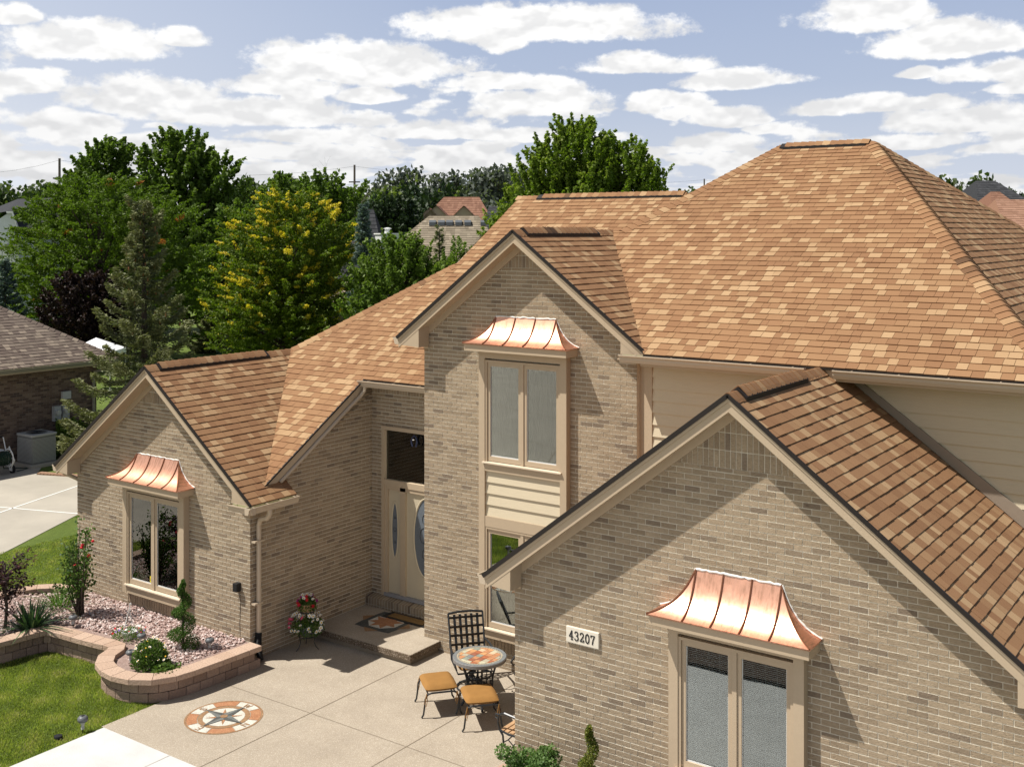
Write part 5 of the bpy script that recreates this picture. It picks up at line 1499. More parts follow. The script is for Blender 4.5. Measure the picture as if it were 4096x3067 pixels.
def chair(label, cx, cy, face, seatc=True):
    """cast swivel chair with woven strap back; face = direction it looks"""
    o = local('patio_chair', label, 'patio chair', (cx, cy, G0), face - math.pi/2, 'chairs around the mosaic table')
    w, d, zs = .27, .26, .34          # +y is forward
    mb = MB(); pts = [(.24*math.cos(R(10*i)), .24*math.sin(R(10*i)), .02) for i in range(37)]; mb.tube(pts, .014, 7, cap=False)
    for a in (45, 135, 225, 315): mb.tube([(.24*math.cos(R(a)), .24*math.sin(R(a)), .03), (.10*math.cos(R(a)), .10*math.sin(R(a)), .10), (.03*math.cos(R(a)), .03*math.sin(R(a)), .20)], .013, 7)
    mb.tube([(0,0,.16), (0,0,zs)], .03, 10); mb.build('swivel_base', M['iron'], o)
    mb = MB(); mb.tube([(-w,-d,zs), (w,-d,zs), (w,d,zs-.01), (-w,d,zs-.01), (-w,-d,zs)], .014, 7)
    for x in (-.15, 0, .15): mb.box(x-.02, x+.02, -d, d, zs-.004, zs+.002)
    mb.build('seat_frame', M['iron'], o)
    bt = lambda x, t: (x*(1+.04*t), -d-.02-.20*t-.05*t*t, zs+.02+.62*t)      # leaning back plane
    for sx in (-1, 1):
        mb = MB(); mb.tube([bt(sx*w, -.03), bt(sx*w, .5), bt(sx*w, 1.02)], .016, 7); mb.build('back_post', M['iron'], o)
    bm = MB()
    def slab(p, q, wd, off):
        p, q = Vector(p), Vector(q); D = (q-p).normalized(); N = Vector((0, -.95, .3)).normalized(); U = D.cross(N).normalized()
        bm.obox((p+q)/2 + N*off, D, U, N, (q-p).length/2, wd, .0025)
    for i, x in enumerate((-.18, -.09, 0, .09, .18)): slab(bt(x, .08), bt(x, .99), .021, .003 if i % 2 else -.003)
    for i, t in enumerate((.12, .32, .52, .72, .92)): slab(bt(-w, t), bt(w, t), .021, -.003 if i % 2 else .003)
    bm.build('woven_back', M['iron'], o)
    mb = MB(); mb.tube([bt(-w, 1.02), bt(-w*.4, 1.05), bt(w*.4, 1.05), bt(w, 1.02)], .019, 8); mb.build('top_rail', M['iron'], o)
    for sx in (-1, 1):
        mb = MB(); mb.tube([bt(sx*(w+.01), .42), (sx*(w+.05), -.12, zs+.27), (sx*(w+.06), .10, zs+.25), (sx*(w+.06), .24, zs+.22), (sx*(w+.05), .30, zs+.15), (sx*(w+.05), .26, zs+.10), (sx*(w+.04), .22, zs+.13)], [.014,.018,.020,.019,.014,.011,.009], 7)
        mb.tube([(sx*(w+.05), .12, zs+.25), (sx*(w+.03), .18, zs+.1), (sx*w, .14, zs)], .012, 7); mb.build('armrest', M['iron'], o)
    cushion(o, w-.02, d-.01, zs+.005, .085)
    return o
chair('black patio chair with woven strap back against the brick tower behind the mosaic table', -10.50, 13.82, math.atan2(-.66, .75))
chair('black patio chair with ochre cushion half hidden by the garage corner', -9.42, 13.98, math.atan2(-.75, -.66))

# mosaic table
tb_ = local('mosaic_table', 'round patio table with a slate mosaic top on a dark iron base', 'table', (-10.02, 13.38, G0))
TR = .405; TZ = .70
SL = [(.42,.20,.10), (.34,.11,.05), (.50,.26,.12), (.38,.33,.24), (.22,.24,.20), (.55,.40,.26), (.27,.10,.06), (.45,.42,.30), (.18,.19,.19)]
slm = [simple('slate_%s' % n_, c, .45, var=.35, scale=22, bump=.3, bscale=60) for n_, c in zip(('rust','red','amber','sand','green','peach','maroon','cream','grey'), SL)]
mb = MB(); mb.lathe([(TR-.05, TZ-.02), (TR, TZ-.018), (TR+.002, TZ+.030), (TR-.006, TZ+.036), (.01, TZ+.036)], (0,0,0), 48); mb.build('rim', simple('grey_stone_rim', (.20,.195,.19), .6, var=.3, scale=30, bump=.5, bscale=50), tb_)
rr = random.Random(12); s = .098; tl = {}
for i in range(-4, 5):
    for j in range(-4, 5):
        c = clip_rect([pol(.315, 12*k) for k in range(30)], i*s-s/2+.003, i*s+s/2-.003, j*s-s/2+.003, j*s+s/2-.003)
        if c: tl.setdefault(rr.choice((0,0,0,1,2,2,3,4,5,6,7,8)), []).append(c)
for k, cs in tl.items():
    for c in cs: mb = MB(); mb.prism([(x, y) for x, y in c], 'z', TZ+.0355, TZ+.0395); mb.build('mosaic_tile', slm[k], tb_)
mb = MB()
for k in range(52):
    a0, a1 = 360/52*k+.5, 360/52*(k+1)-.5; mb.prism([pol(.322, a0), pol(.345, a0), pol(.345, a1), pol(.322, a1)], 'z', TZ+.0355, TZ+.039)
mb.build('border_tiles', slm[3], tb_)
mb = MB()
for k in range(44):
    a0, a1 = 360/44*k+.4, 360/44*(k+1)-.4; mb.prism([pol(.352, a0), pol(.400, a0), pol(.400, a1), pol(.352, a1)], 'z', TZ+.0355, TZ+.0395)
mb.build('edge_tiles', slm[8], tb_)
for k in range(4):
    a = 45+90*k; mb = MB(); mb.tube([(*pol(.27, a), TZ-.02), (*pol(.25, a), .60), (*pol(.20, a), .42), (*pol(.19, a), .25), (*pol(.22, a), .10), (*pol(.28, a), .01)], [.018,.017,.015,.015,.016,.02], 8); mb.build('leg', M['iron'], tb_)
mb = MB()
for z in (.16, .46): mb.tube([(.185*math.cos(R(10*i)), .185*math.sin(R(10*i)), z) for i in range(37)], .012, 6, cap=False)
for k in range(16):
    a = 22.5*k; mb.tube([(*pol(.185, a), .16), (*pol(.20, a+8), .31), (*pol(.185, a), .46)], .007, 5); mb.tube([(*pol(.195, a), .31), (*pol(.195, a+11), .36), (*pol(.195, a+22), .31)], .006, 5)
for k in range(14):
    a = R(360/14*k); mb.obox((.185*math.cos(a), .185*math.sin(a), .23), (-math.sin(a), math.cos(a), 0), (math.cos(a), math.sin(a), 0), (0,0,1), .026, .004, .035)
mb.build('basket_base', M['iron'], tb_)

# bench along the garage side wall
be = local('garden_bench', 'wooden slat garden bench with black cast iron ends beside the garage wall', 'bench', (-8.46, 12.95, G0))
for sy in (-1, 1):
    y = .80*sy; mb = MB()
    mb.tube([(-.30, y, .01), (-.29, y, .10), (-.24, y, .24), (-.25, y, .34), (-.30, y, .40)], [.02,.016,.014,.014,.017], 7)
    mb.tube([(.22, y, .01), (.19, y, .2), (.17, y, .38), (.22, y, .60), (.28, y, .84)], .016, 7)
    mb.tube([(-.30, y, .40), (-.15, y, .37), (.05, y, .375), (.17, y, .38)], .014, 7)
    mb.tube([(-.30, y, .40), (-.33, y, .50), (-.31, y, .60), (-.22, y, .635), (-.05, y, .62), (.12, y, .60), (.22, y, .62)], [.016,.014,.015,.02,.018,.015,.014], 7)
    mb.tube([(-.31, y, .60), (-.36, y, .60), (-.37, y, .56), (-.34, y, .545)], .013, 6)
    for q in ([(-.25,.24),(-.16,.30),(-.08,.24),(-.12,.18),(-.17,.20)], [(-.08,.24),(0,.32),(.10,.30),(.12,.20),(.05,.17)], [(-.12,.18),(0,.12),(.18,.16)], [(-.16,.30),(-.10,.36)], [(-.05,.30),(0,.36)]):
        mb.tube([(x, y, z) for x, z in q], .009, 5)
    mb.build('cast_end', M['iron'], be)
for i in range(6):
    mb = MB(); x = -.27+.082*i; mb.box(x-.032, x+.032, -.80, .80, .385, .407); mb.build('slat', M['wood'], be, bevel=.004)
for i in range(3):
    mb = MB(); z = .52+.11*i; mb.box(.20+.028*i, .22+.028*i, -.80, .80, z-.035, z+.035); mb.build('back_slat', M['wood'], be, bevel=.004)

# plant stand with two pots
ps = local('plant_stand', 'two tier black wire plant stand against the shaded brick wall', 'plant stand', (-13.80, 13.50, G0))
mb = MB()
for (cx, cy, z, r) in ((0, 0, .22, .15), (-.03, .03, .62, .12)):
    mb.tube([(cx+r*math.cos(R(15*i)), cy+r*math.sin(R(15*i)), z) for i in range(25)], .007, 5, cap=False)
    for k in range(6): mb.tube([(cx+r*math.cos(R(60*k)), cy+r*math.sin(R(60*k)), z), (cx-r*math.cos(R(60*k)), cy-r*math.sin(R(60*k)), z-.002*k)], .004, 4)
for a in (20, 140, 260): mb.tube([(.15*math.cos(R(a)), .15*math.sin(R(a)), .22), (.13*math.cos(R(a)), .13*math.sin(R(a)), .12), (.17*math.cos(R(a)), .17*math.sin(R(a)), .04), (.22*math.cos(R(a)), .22*math.sin(R(a)), .0)], .008, 5)
for a in (20, 140, 260): mb.tube([(.15*math.cos(R(a)), .15*math.sin(R(a)), .22), (-.03+.12*math.cos(R(a)), .03+.12*math.sin(R(a)), .62)], .007, 5)
mb.build('frame', M['iron'], ps)
def petunias(name, label, loc, pr, ph, spread, whites, others, seed, potmat):
    o = thing(name, label, 'flower pot', loc); rr = np.random.default_rng(seed)
    mb = MB(); mb.lathe([(pr*.72,0),(pr,ph),(pr+.008,ph),(pr+.006,ph-.02),(pr*.9,ph-.02)], loc, 20); mb.build('pot', potmat, o)
    n = 1300; d = unit(rr.normal(size=(n,3))); q = rr.random(n)**.5
    C = np.array(loc)+np.array([0,0,ph+.02])+d*q[:,None]*[spread, spread, spread*.55]; C[:,2] -= (np.hypot(C[:,0]-loc[0], C[:,1]-loc[1]) > pr)*rr.random(n)*.10
    leaf_cloud('foliage', C, unit(rr.normal(size=(n,3))), .04, .024, rr.random(n), M['rose_leaf'], o)
    def P(k, s): 
        out = []; r2 = random.Random(s)
        for _ in range(k):
            a = r2.uniform(0, 6.28); e = r2.uniform(-.5, 1.2); out.append((loc[0]+math.cos(a)*math.cos(e)*spread*1.05, loc[1]+math.sin(a)*math.cos(e)*spread*1.05, loc[2]+ph+.03+math.sin(e)*spread*.62))
        return out
    blossoms(o, P(whites, seed), M['whitef'], .036, 'white_bloom', M['yellowf'], nrm=(.2,-.6,.6))
    for k, m_, nm in others: blossoms(o, P(k, seed+k), m_, .036, nm, nrm=(.2,-.6,.6))
    return o
petunias('petunia_pot', 'pot overflowing with white and pink petunias on the lower tier of the stand', (-13.80, 13.50, G0+.225), .13, .17, .30, 40, ((5, M['pinkf'], 'pink_bloom'),), 5, M['lamp_grey'])
petunias('barrel_pot', 'brown barrel pot with red, magenta and white flowers on the top tier', (-13.83, 13.53, G0+.625), .12, .13, .17, 6, ((9, M['red'], 'red_bloom'), (7, M['magenta'], 'magenta_bloom')), 6, M['wood'])

# planting bed under the number plaque
pb = thing('planter_edging', 'pinkish stone edging of the bed below the house number', 'edging', (-8.2, 10.6, 0))
mb = MB(); mb.box(-8.33, -8.13, 10.5, 11.62, .02, .30); mb.box(-8.33, -2.0, 10.3, 10.5, .02, .30); mb.build('edging', M['coping'], pb, attr=True, bevel=.01)
mb = MB(); mb.box(-8.13, -2.0, 10.5, 11.69, .02, .26); struct('mulch', mb, M['mulch'])
M['boxwood'] = leafmat('boxwood_leaves', [(0, (.045,.09,.018)), (.5, (.10,.18,.05)), (1, (.20,.29,.10))], .3)
sb = thing('leafy_shrub', 'round bright green curly leaved shrub at the garage corner', 'shrub', (-7.42, 11.1, .26)); r_ = np.random.default_rng(77); n = 9000
cl = np.clip(r_.normal(size=(60,3)), -1.6, 1.6)*[.30,.19,.13]+[-7.40,11.10,.60]; k = r_.integers(0, 60, n); d = unit(r_.normal(size=(n,3))); C = cl[k]+d*(.10*(.7+.3*r_.random(n)))[:,None]; C[:,2] = np.maximum(C[:,2], .27); C[:,1] = np.minimum(C[:,1], YG-.02)
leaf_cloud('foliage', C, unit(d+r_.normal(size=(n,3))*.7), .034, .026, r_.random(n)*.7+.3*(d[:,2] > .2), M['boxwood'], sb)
M['spruce_y'] = leafmat('topiary_bronze', [(0, (.05,.075,.01)), (.5, (.10,.13,.018)), (1, (.20,.17,.03))], .2)
topiary('spiral_topiary', 'bronze tinted spiral topiary in front of the garage brick wall', (-6.72, 11.12, .26), 1.10, .22, M['spruce_y'], seed=8, n=7000, turns=2.6)

# ------------------------------------------------------------------ neighbour's house on the left
def house_box(name, label, parts, loc=(0,0,0)):
    return thing(name, label, 'house', loc)
nb = thing('brick_bungalow', 'neighbouring dark brick bungalow with a grey brown hip roof at the left edge', 'house', (-36, 18, 0))
mb = MB(); mb.box(-46, -32.3, 4, 22.04, 0, 2.98); mb.build('wall', M['nbrick'], nb)
q = MB(); q.box(-32.3, -32.296, 4, 22.03, 2.72, 2.93); q.build('soldier_course', brick_mat('brown_brick_soldier', NC, (.20,.17,.14), soldier=True, relief=.6), nb)
ez, sl = 2.98, .66; ex = -31.82; eyb = 22.55; run = 7
pA = (ex, 3.6, ez); pB = (ex, eyb, ez); pC = (ex-run, eyb-run, ez+run*sl); pD = (ex-run, 3.6+run, ez+run*sl)
shingles(nb, M['nshingle'], [[pA, pB, pC, pD]], (0,1,0), seed=91, e=.15, wmul=1.1)
mb = MB(); mb.add([pB, pC, (ex-2*run, eyb, ez)], [(0,2,1)]); mb.add([pC, pD, (ex-2*run, 3.6, ez), (ex-2*run, eyb, ez)], [(0,3,2,1)]); mb.build('roof', M['nshingle'], nb)
deck(nb, M['gutter'], [(ex+.02, 3.6, ez), (ex+.02, eyb, ez), (ex-2, eyb, ez), (ex-2, 3.6, ez)], .16)
def hipcap_p(par, A, B, n1, n2, seed, w=.16, mat=None):
    A, B = Vector(A), Vector(B); D = (B-A).normalized(); ds = []
    for q in (n1, n2):
        d = Vector(q).normalized().cross(D); ds.append(d if d.z < 0 else -d)
    caps(par, A, B, ds[0], ds[1], seed=seed, w=w, mat=mat, e=.2, name='hip_caps')
hipcap_p(nb, pB, pC, (sl,0,1), (0,sl,1), 92, mat=M['nshingle'])
M['ngut'] = simple('olive_gutter', (.22,.20,.15), .4, var=.05, bump=0, spec=.5)
gg = gutter(nb, 3.6, eyb, ex+.02, ez-.01, axis='y', side=1); gg.data.materials[0] = M['ngut']
spn = MB(); spn.tube([(ex+.07, 22.3, 2.85), (ex+.05, 22.25, 2.7), (-32.2, 21.9, 2.55), (-32.22, 21.88, 2.4), (-32.22, 21.88, .1)], .045, 8); spn.build('downspout', M['ngut'], nb)
mb = MB(); mb.box(-32.3, -32.26, 17.5, 18.66, .9, 2.4); mb.build('window_frame', M['white'], nb)
for y, z, w_, h_ in ((20.55, 1.40, .17, .28), (20.85, 1.42, .17, .28)):
    mt = MB(); mt.box(-32.3, -32.16, y-w_*.7, y+w_*.7, z-h_, z+h_*.7); mm = mt.build('meter_box', M['lamp_grey'] if 0 else simple('meter_grey', (.33,.34,.34), .45, bump=0), nb)
    d_ = MB(); n_ = 16; vs = []
    for xx in (-32.16, -32.08):
        vs += [(xx, y+.085*math.cos(2*math.pi*i/n_), z+.085*math.sin(2*math.pi*i/n_)) for i in range(n_)]
    d_.add(vs, [tuple(range(n_, 2*n_))] + [(i, (i+1) % n_, n_+(i+1) % n_, n_+i) for i in range(n_)]); d_.build('meter_dial', M['clear'], mm)
mt = MB(); mt.box(-32.3, -32.2, 20.75, 21.05, 1.78, 2.02); mt.build('junction_box', simple('pale_grey', (.42,.42,.40), .5, bump=0), nb)

# air conditioner
ac = thing('air_conditioner', 'grey louvred outdoor air conditioner on a pad beside the neighbour\'s wall', 'air conditioner', (-31.55, 19.45, 0))
mb = MB(); mb.box(-32.05, -31.02, 18.95, 19.95, 0, .10); mb.build('pad', M['driveway'], ac, bevel=.01)
mb = MB(); mb.box(-31.95, -31.15, 19.05, 19.85, .10, .92); mb.build('cabinet', simple('ac_grey', (.20,.20,.19), .5, var=.05, bump=0), ac, bevel=.02)
mb = MB()
for i in range(19):
    z = .16+.038*i; mb.box(-31.15, -31.138, 19.07, 19.83, z, z+.016); mb.box(-31.93, -31.17, 19.038, 19.05, z, z+.016)
mb.build('louvre', simple('ac_louvre', (.42,.42,.40), .45, bump=0), ac)
mb = MB(); mb.box(-31.97, -31.13, 19.03, 19.87, .92, .99); mb.build('top', simple('ac_top', (.40,.40,.38), .45, bump=0), ac, bevel=.02)
mb = MB()
for k in range(1, 9): mb.tube([(-31.55+.038*k*math.cos(R(15*i)), 19.45+.038*k*math.sin(R(15*i)), 1.0) for i in range(25)], .005, 4, cap=False)
mb.build('fan_grille', M['plastic_black'], ac)
# hose cart
hc_ = thing('hose_cart', 'white hose reel cart with black wheels and dark green hose by the air conditioner', 'hose cart', (-31.0, 17.95, 0))
cx, cy = -31.1, 18.0
for sg in (-1, 1):
    y = cy+sg*.26
    mb = MB(); mb.tube([(cx+.10, y, .10), (cx-.08, y, .55), (cx-.26, y, 1.02), (cx-.27, y-sg*.03, 1.06)], .016, 7); mb.tube([(cx+.10, y, .10), (cx+.34, y, .42), (cx+.05, y, .80), (cx-.08, y, .55)], .014, 7); mb.build('side_frame', M['white'], hc_)
mb = MB(); mb.tube([(cx-.27, cy-.24, 1.06), (cx-.27, cy+.24, 1.06)], .024, 8); mb.build('grip', M['plastic_black'], hc_)
for sg in (-1, 1):
    mb = MB(); y = cy+sg*.22
    for r0_ in (.26, .25): mb.tube([(cx+.08+r0_*math.cos(R(15*i)), y, .48+r0_*math.sin(R(15*i))) for i in range(25)], .013, 6, cap=False)
    for a in (0, 60, 120): mb.tube([(cx+.08+.25*math.cos(R(a)), y, .48+.25*math.sin(R(a))), (cx+.08-.25*math.cos(R(a)), y, .48-.25*math.sin(R(a)))], .009, 5)
    mb.build('reel_rim', M['white'], hc_)
mb = MB()
for k in range(11): 
    rr_ = .17+.02*(k % 2); mb.tube([(cx+.08+rr_*math.cos(R(15*i)), cy-.19+.038*k, .48+rr_*math.sin(R(15*i))) for i in range(25)], .02, 6, cap=False)
mb.tube([(cx-.05, cy+.1, .35), (cx-.3, cy+.3, .1), (cx-.4, cy+.7, .03), (cx-.1, cy+1.0, .02), (cx+.05, cy+.5, .02)], .016, 6)
mb.build('hose', simple('hose_green', (.015,.035,.022), .5, bump=0), hc_)
for sx, sg in ((.10, -1), (.10, 1)):
    w_ = MB(); n_ = 18; y = cy+sg*.33; vs = []
    for yy in (y-.03, y+.03): vs += [(cx+sx+.125*math.cos(2*math.pi*i/n_), yy, .125+.125*math.sin(2*math.pi*i/n_)) for i in range(n_)]
    w_.add(vs, [tuple(range(n_)), tuple(reversed(range(n_, 2*n_)))] + [(i, (i+1) % n_, n_+(i+1) % n_, n_+i) for i in range(n_)]); wh = w_.build('wheel', M['plastic_black'], hc_)
    h_ = MB(); h_.obox((cx+sx, y-.033, .125), (1,0,0), (0,1,0), (0,0,1), .05, .004, .05); h_.build('hub', M['white'], wh)
mb = MB(); mb.box(cx-.34, cx-.12, cy-.2, cy+.2, .66, .70); mb.build('basket', M['white'], hc_)
# ------------------------------------------------------------------ TREES
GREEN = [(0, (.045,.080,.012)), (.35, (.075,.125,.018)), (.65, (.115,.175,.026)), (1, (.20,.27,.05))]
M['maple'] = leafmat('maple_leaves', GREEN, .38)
M['maple_b'] = leafmat('bright_maple_leaves', [(0, (.06,.10,.012)), (.4, (.115,.175,.020)), (.7, (.18,.24,.032)), (1, (.30,.34,.06))], .42)
M['locust'] = leafmat('locust_leaves', [(0, (.052,.090,.008)), (.45, (.090,.145,.012)), (.9, (.13,.19,.02)), (.93, (.34,.13,.03)), (1, (.38,.15,.04))], .4)
M['golden'] = leafmat('golden_locust_leaves', [(0, (.055,.090,.008)), (.45, (.095,.145,.010)), (.80, (.14,.19,.015)), (.88, (.48,.40,.03)), (1, (.75,.58,.06))], .4)
M['pear'] = leafmat('pear_leaves', [(0, (.06,.10,.015)), (.5, (.115,.18,.025)), (1, (.24,.31,.07))], .4)
M['far'] = leafmat('far_leaves', [(0, (.030,.055,.014)), (.5, (.050,.085,.018)), (1, (.095,.13,.03))], .3, var=.2, nscale=.1)
M['far_dark'] = leafmat('far_dark_leaves', [(0, (.014,.030,.012)), (1, (.035,.06,.02))], .2, var=.2, nscale=.1)
M['far_grey'] = leafmat('silver_leaves', [(0, (.06,.075,.06)), (1, (.14,.16,.13))], .3, var=.2, nscale=.1)
M['far_light'] = leafmat('far_light_leaves', [(0, (.07,.11,.02)), (1, (.19,.24,.06))], .3, var=.2, nscale=.1)
M['spruce'] = leafmat('spruce_needles', [(0, (.05,.066,.028)), (.4, (.10,.118,.050)), (.8, (.19,.20,.085)), (1, (.29,.285,.14))], .15)
M['blue'] = leafmat('blue_spruce_needles', [(0, (.04,.065,.055)), (.5, (.085,.125,.11)), (1, (.19,.25,.23))], .15)
M['plum'] = leafmat('plum_leaves', [(0, (.012,.006,.006)), (.6, (.024,.012,.011)), (1, (.05,.025,.02))], .25)
M['cone'] = simple('spruce_cones', (.27,.13,.055), .8, var=.3, bump=0)

def broad(name, label, px, d, lobes, nsh, nlf, L, W, mat, seed, up=.5, Ls=1.0, rs=.28, flat=1.0, tips=0.0, tipv=.95, group=None, tr=.16, z0=1.2, droop=0.0, cat='tree', prof=None, base=0.0):
    """lobes: (px centre, py top, py bottom, px half width) in design pixels at distance d, turned into metres"""
    x, y = bg(px, d); o = thing(name, label, cat, (x, y, 0), group)
    r_ = np.random.default_rng(seed); ex = np.array([C_, S_, 0]); ey = np.array([-S_, C_, 0])
    vol = []; L3 = []
    for (cx, pt, pb, hw) in lobes:
        s = (cx-px)/4438*d; z1 = zz(pt, d); zb = max(zz(pb, d), z0); rw = hw/4438*d
        L3.append((s, zb, z1, rw)); vol.append((z1-zb)*rw*rw)
    pr = np.array(vol)/sum(vol); C = []; A = []; T = []; LL = []; heads = []
    li = r_.choice(len(L3), nsh, p=pr)
    for i in range(nsh):
        s, zb, z1, rw = L3[li[i]]; t = r_.random()**.9
        p = (1-(abs(t-.42)/.60)**2.3 if prof is None else prof(t)); p = max(p, .02)**.5
        a = r_.uniform(0, 2*math.pi); q = (r_.random()**.42)
        rr_ = rw*p*q*(.88+.16*math.sin(3*a+seed)+.10*r_.normal())
        off = np.array([s + rr_*math.cos(a), rr_*math.sin(a)*.9, 0]); zc = zb + (z1-zb)*t*(.93)
        outw = np.array([math.cos(a), math.sin(a), 0])
        ax = unit(outw*(1-up)*(.35+q) + np.array([0, 0, up+.35*t-droop]) + r_.normal(size=3)*.22)
        ln = Ls*r_.uniform(.6, 1.25)
        P0 = np.array([off[0], off[1], zc-ln*.3]); heads.append(P0)
        s_ = r_.random(nlf)**.8; rad = rs*(1.1-.85*s_)*r_.random(nlf)**.5
        sd_ = r_.normal(size=(nlf, 3)); sd_ = unit(sd_); sd_[:, 2] *= flat
        P = P0 + ax*ln*s_[:, None] + sd_*rad[:, None]
        C.append(P); A.append(unit(r_.normal(size=(nlf, 3))*[1, 1, .7]+ax*.5+[0, 0, -.25]))
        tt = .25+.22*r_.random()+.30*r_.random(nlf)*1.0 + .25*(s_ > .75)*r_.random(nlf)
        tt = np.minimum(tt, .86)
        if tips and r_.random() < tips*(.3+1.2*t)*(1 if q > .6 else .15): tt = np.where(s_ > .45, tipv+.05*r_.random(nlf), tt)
        T.append(tt)
    C = np.concatenate(C); A = np.concatenate(A); T = np.concatenate(T); n = len(C)
    W3 = np.array([x, y, 0]) + C[:, :1]*ex + C[:, 1:2]*ey + C[:, 2:]*[0, 0, 1]
    W3[:, 2] = np.maximum(W3[:, 2], .1)
    mb = MB(); zt = max(l[2] for l in L3); rr = random.Random(seed)
    mb.tube([(x, y, -.1), (x+.05, y, zt*.25), (x, y+.05, zt*.5), (x, y, zt*.75)], [tr, tr*.8, tr*.5, tr*.15], 8)
    for h in heads[::max(1, len(heads)//46)]:
        w_ = np.array([x, y, 0]) + h[0]*ex + h[1]*ey + np.array([0, 0, h[2]]); zs = max(.6, min(h[2]*.55, zt*.6))
        m_ = np.array([(x+w_[0])/2, (y+w_[1])/2, zs+(h[2]-zs)*.62])
        mb.tube([(x, y, zs), tuple(m_), tuple(w_)], [tr*.35, tr*.2, tr*.06], 5)
    mb.build('trunk', M['bark'], o)
    sz = r_.uniform(.7, 1.25, n)
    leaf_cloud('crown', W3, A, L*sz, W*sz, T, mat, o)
    return o

def conifer(name, label, px, d, py_top, hw, mat, seed, nb=90, dens=1.0, zb=.3, tuft=.20, cones=0, double=False, group=None, droop=.25):
    x, y = bg(px, d); o = thing(name, label, 'spruce', (x, y, 0), group); r_ = np.random.default_rng(seed)
    z1 = zz(py_top, d); rw = hw/4438*d; C = []; A = []; T = []; mb = MB(); cn = []
    mb.tube([(x, y, -.1), (x+.03, y, z1*.5), (x, y, z1*.97)], [.16*z1/8, .09*z1/8, .02], 7)
    for i in range(nb):
        t = (i+r_.random())/nb; z = zb+(z1-zb)*t; a = i*2.399+r_.normal()*.3
        ln = rw*((1-t)**1.05)*(.70+.42*r_.random()) + .16
        if double and t > .88: ln = .36+.22*r_.random()
        dx, dy = math.cos(a), math.sin(a)
        rise = (.55*(t-.35) if t > .35 else -.10)
        pts = []
        for k in range(7):
            s = k/6; pts.append(np.array([x+dx*ln*s, y+dy*ln*s, z + ln*(rise*s - droop*s*(1-s)*1.6 + .16*s**3)]))
        mb.tube([tuple(p) for p in pts], [.028*(1-t*.7)*(1-.8*k/6) + .004 for k in range(7)], 4)
        n = int((60+210*ln)*dens)
        s = r_.random(n)**.7; k = np.minimum((s*6).astype(int), 5); f = s*6-k; PP = np.array(pts)
        P = PP[k]*(1-f)[:, None]+PP[k+1]*f[:, None]
        # side twigs
        side = r_.choice([-1, 1], n)*r_.random(n)**.8*(.34*ln*(1-s*.75)+.05)
        P[:, 0] += -dy*side + dx*np.abs(side)*.45; P[:, 1] += dx*side + dy*np.abs(side)*.45
        P[:, 2] += -np.abs(side)*.10*r_.random(n) - .20*r_.random(n)**2*(r_.random(n) < .35)
        P += r_.normal(size=(n, 3))*.028
        ax = unit(np.c_[dx+ -dy*np.sign(side)*.8, dy+dx*np.sign(side)*.8, np.full(n, .18)]+r_.normal(size=(n, 3))*.45)
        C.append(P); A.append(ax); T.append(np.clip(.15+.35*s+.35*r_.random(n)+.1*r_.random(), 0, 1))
        if cones and t > .52:
            for _ in range(int(cones*(.5+t))): 
                q = r_.uniform(.45, 1.0); kk = min(int(q*6), 5); cn.append(PP[kk]+r_.normal(size=3)*[.1, .1, .03]+[0, 0, -.07])
    mb.build('trunk', M['bark'], o); C = np.concatenate(C); C[:, 2] = np.maximum(C[:, 2], .05); n = len(C)
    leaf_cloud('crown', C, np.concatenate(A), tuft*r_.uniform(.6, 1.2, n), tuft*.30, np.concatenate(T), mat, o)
    if cn:
        for c in cn[::-1][:98]:
            cm = MB(); cm.tube([(c[0], c[1], c[2]+.055), (c[0], c[1], c[2]), (c[0], c[1], c[2]-.065)], [.014, .026, .010], 5)
            cm.build('cone', M['cone'], o)
    return o

# the nearer garden trees
conifer('spruce', 'tall spruce with drooping branches, forked top and brown cones, beyond the left gable', 575, 33, 815, 345, M['spruce'], 3, nb=84, dens=2.3, tuft=.13, cones=2, double=True, droop=.32)
broad('maple_tree', 'large dark green maple with the highest crown at the left, behind the honey locust', 745, 78, [(720, 505, 1250, 175), (860, 610, 1300, 135), (600, 720, 1300, 120)], 760, 70, .30, .21, M['maple'], 5, up=.55, Ls=1.6, rs=.42, tr=.3)
broad('maple_tree', 'tall green maple with a rounded top, left of the highest crown', 440, 80, [(430, 545, 1200, 150), (320, 650, 1200, 90)], 460, 70, .30, .21, M['maple'], 6, up=.55, Ls=1.5, rs=.42, tr=.3)
broad('honey_locust', 'spreading honey locust with feathery green leaves and a few orange tips, behind the brick bungalow', 400, 62, [(400, 660, 1400, 330), (200, 760, 1380, 190), (640, 760, 1420, 200), (120, 900, 1300, 130)], 1300, 70, .19, .075, M['locust'], 7, up=.22, Ls=1.1, rs=.42, flat=.35, tips=.025, tipv=.94, tr=.24, droop=.05)
broad('plum_tree', 'dark purple leaved plum tree behind the spruce', 330, 57, [(340, 1090, 1400, 170), (430, 1200, 1420, 120)], 420, 60, .17, .11, M['plum'], 8, Ls=.7, rs=.3, tr=.1, z0=.8)
broad('golden_locust', 'honey locust with bright yellow new leaves at its branch tips', 1140, 58, [(1150, 720, 1400, 250), (1010, 850, 1400, 170), (1340, 860, 1380, 110), (1130, 1050, 1420, 290), (1200, 760, 1300, 180)], 1500, 70, .16, .070, M['golden'], 9, up=.28, Ls=.95, rs=.36, flat=.4, tips=.28, tipv=.92, tr=.2)
broad('pear_tree', 'bushy bright green tree in front of the grey roofed house', 1620, 46, [(1600, 950, 1300, 160), (1760, 1030, 1300, 90), (1470, 1060, 1320, 80)], 640, 60, .14, .075, M['pear'], 10, up=.6, Ls=.8, rs=.20, tr=.12, z0=.6)
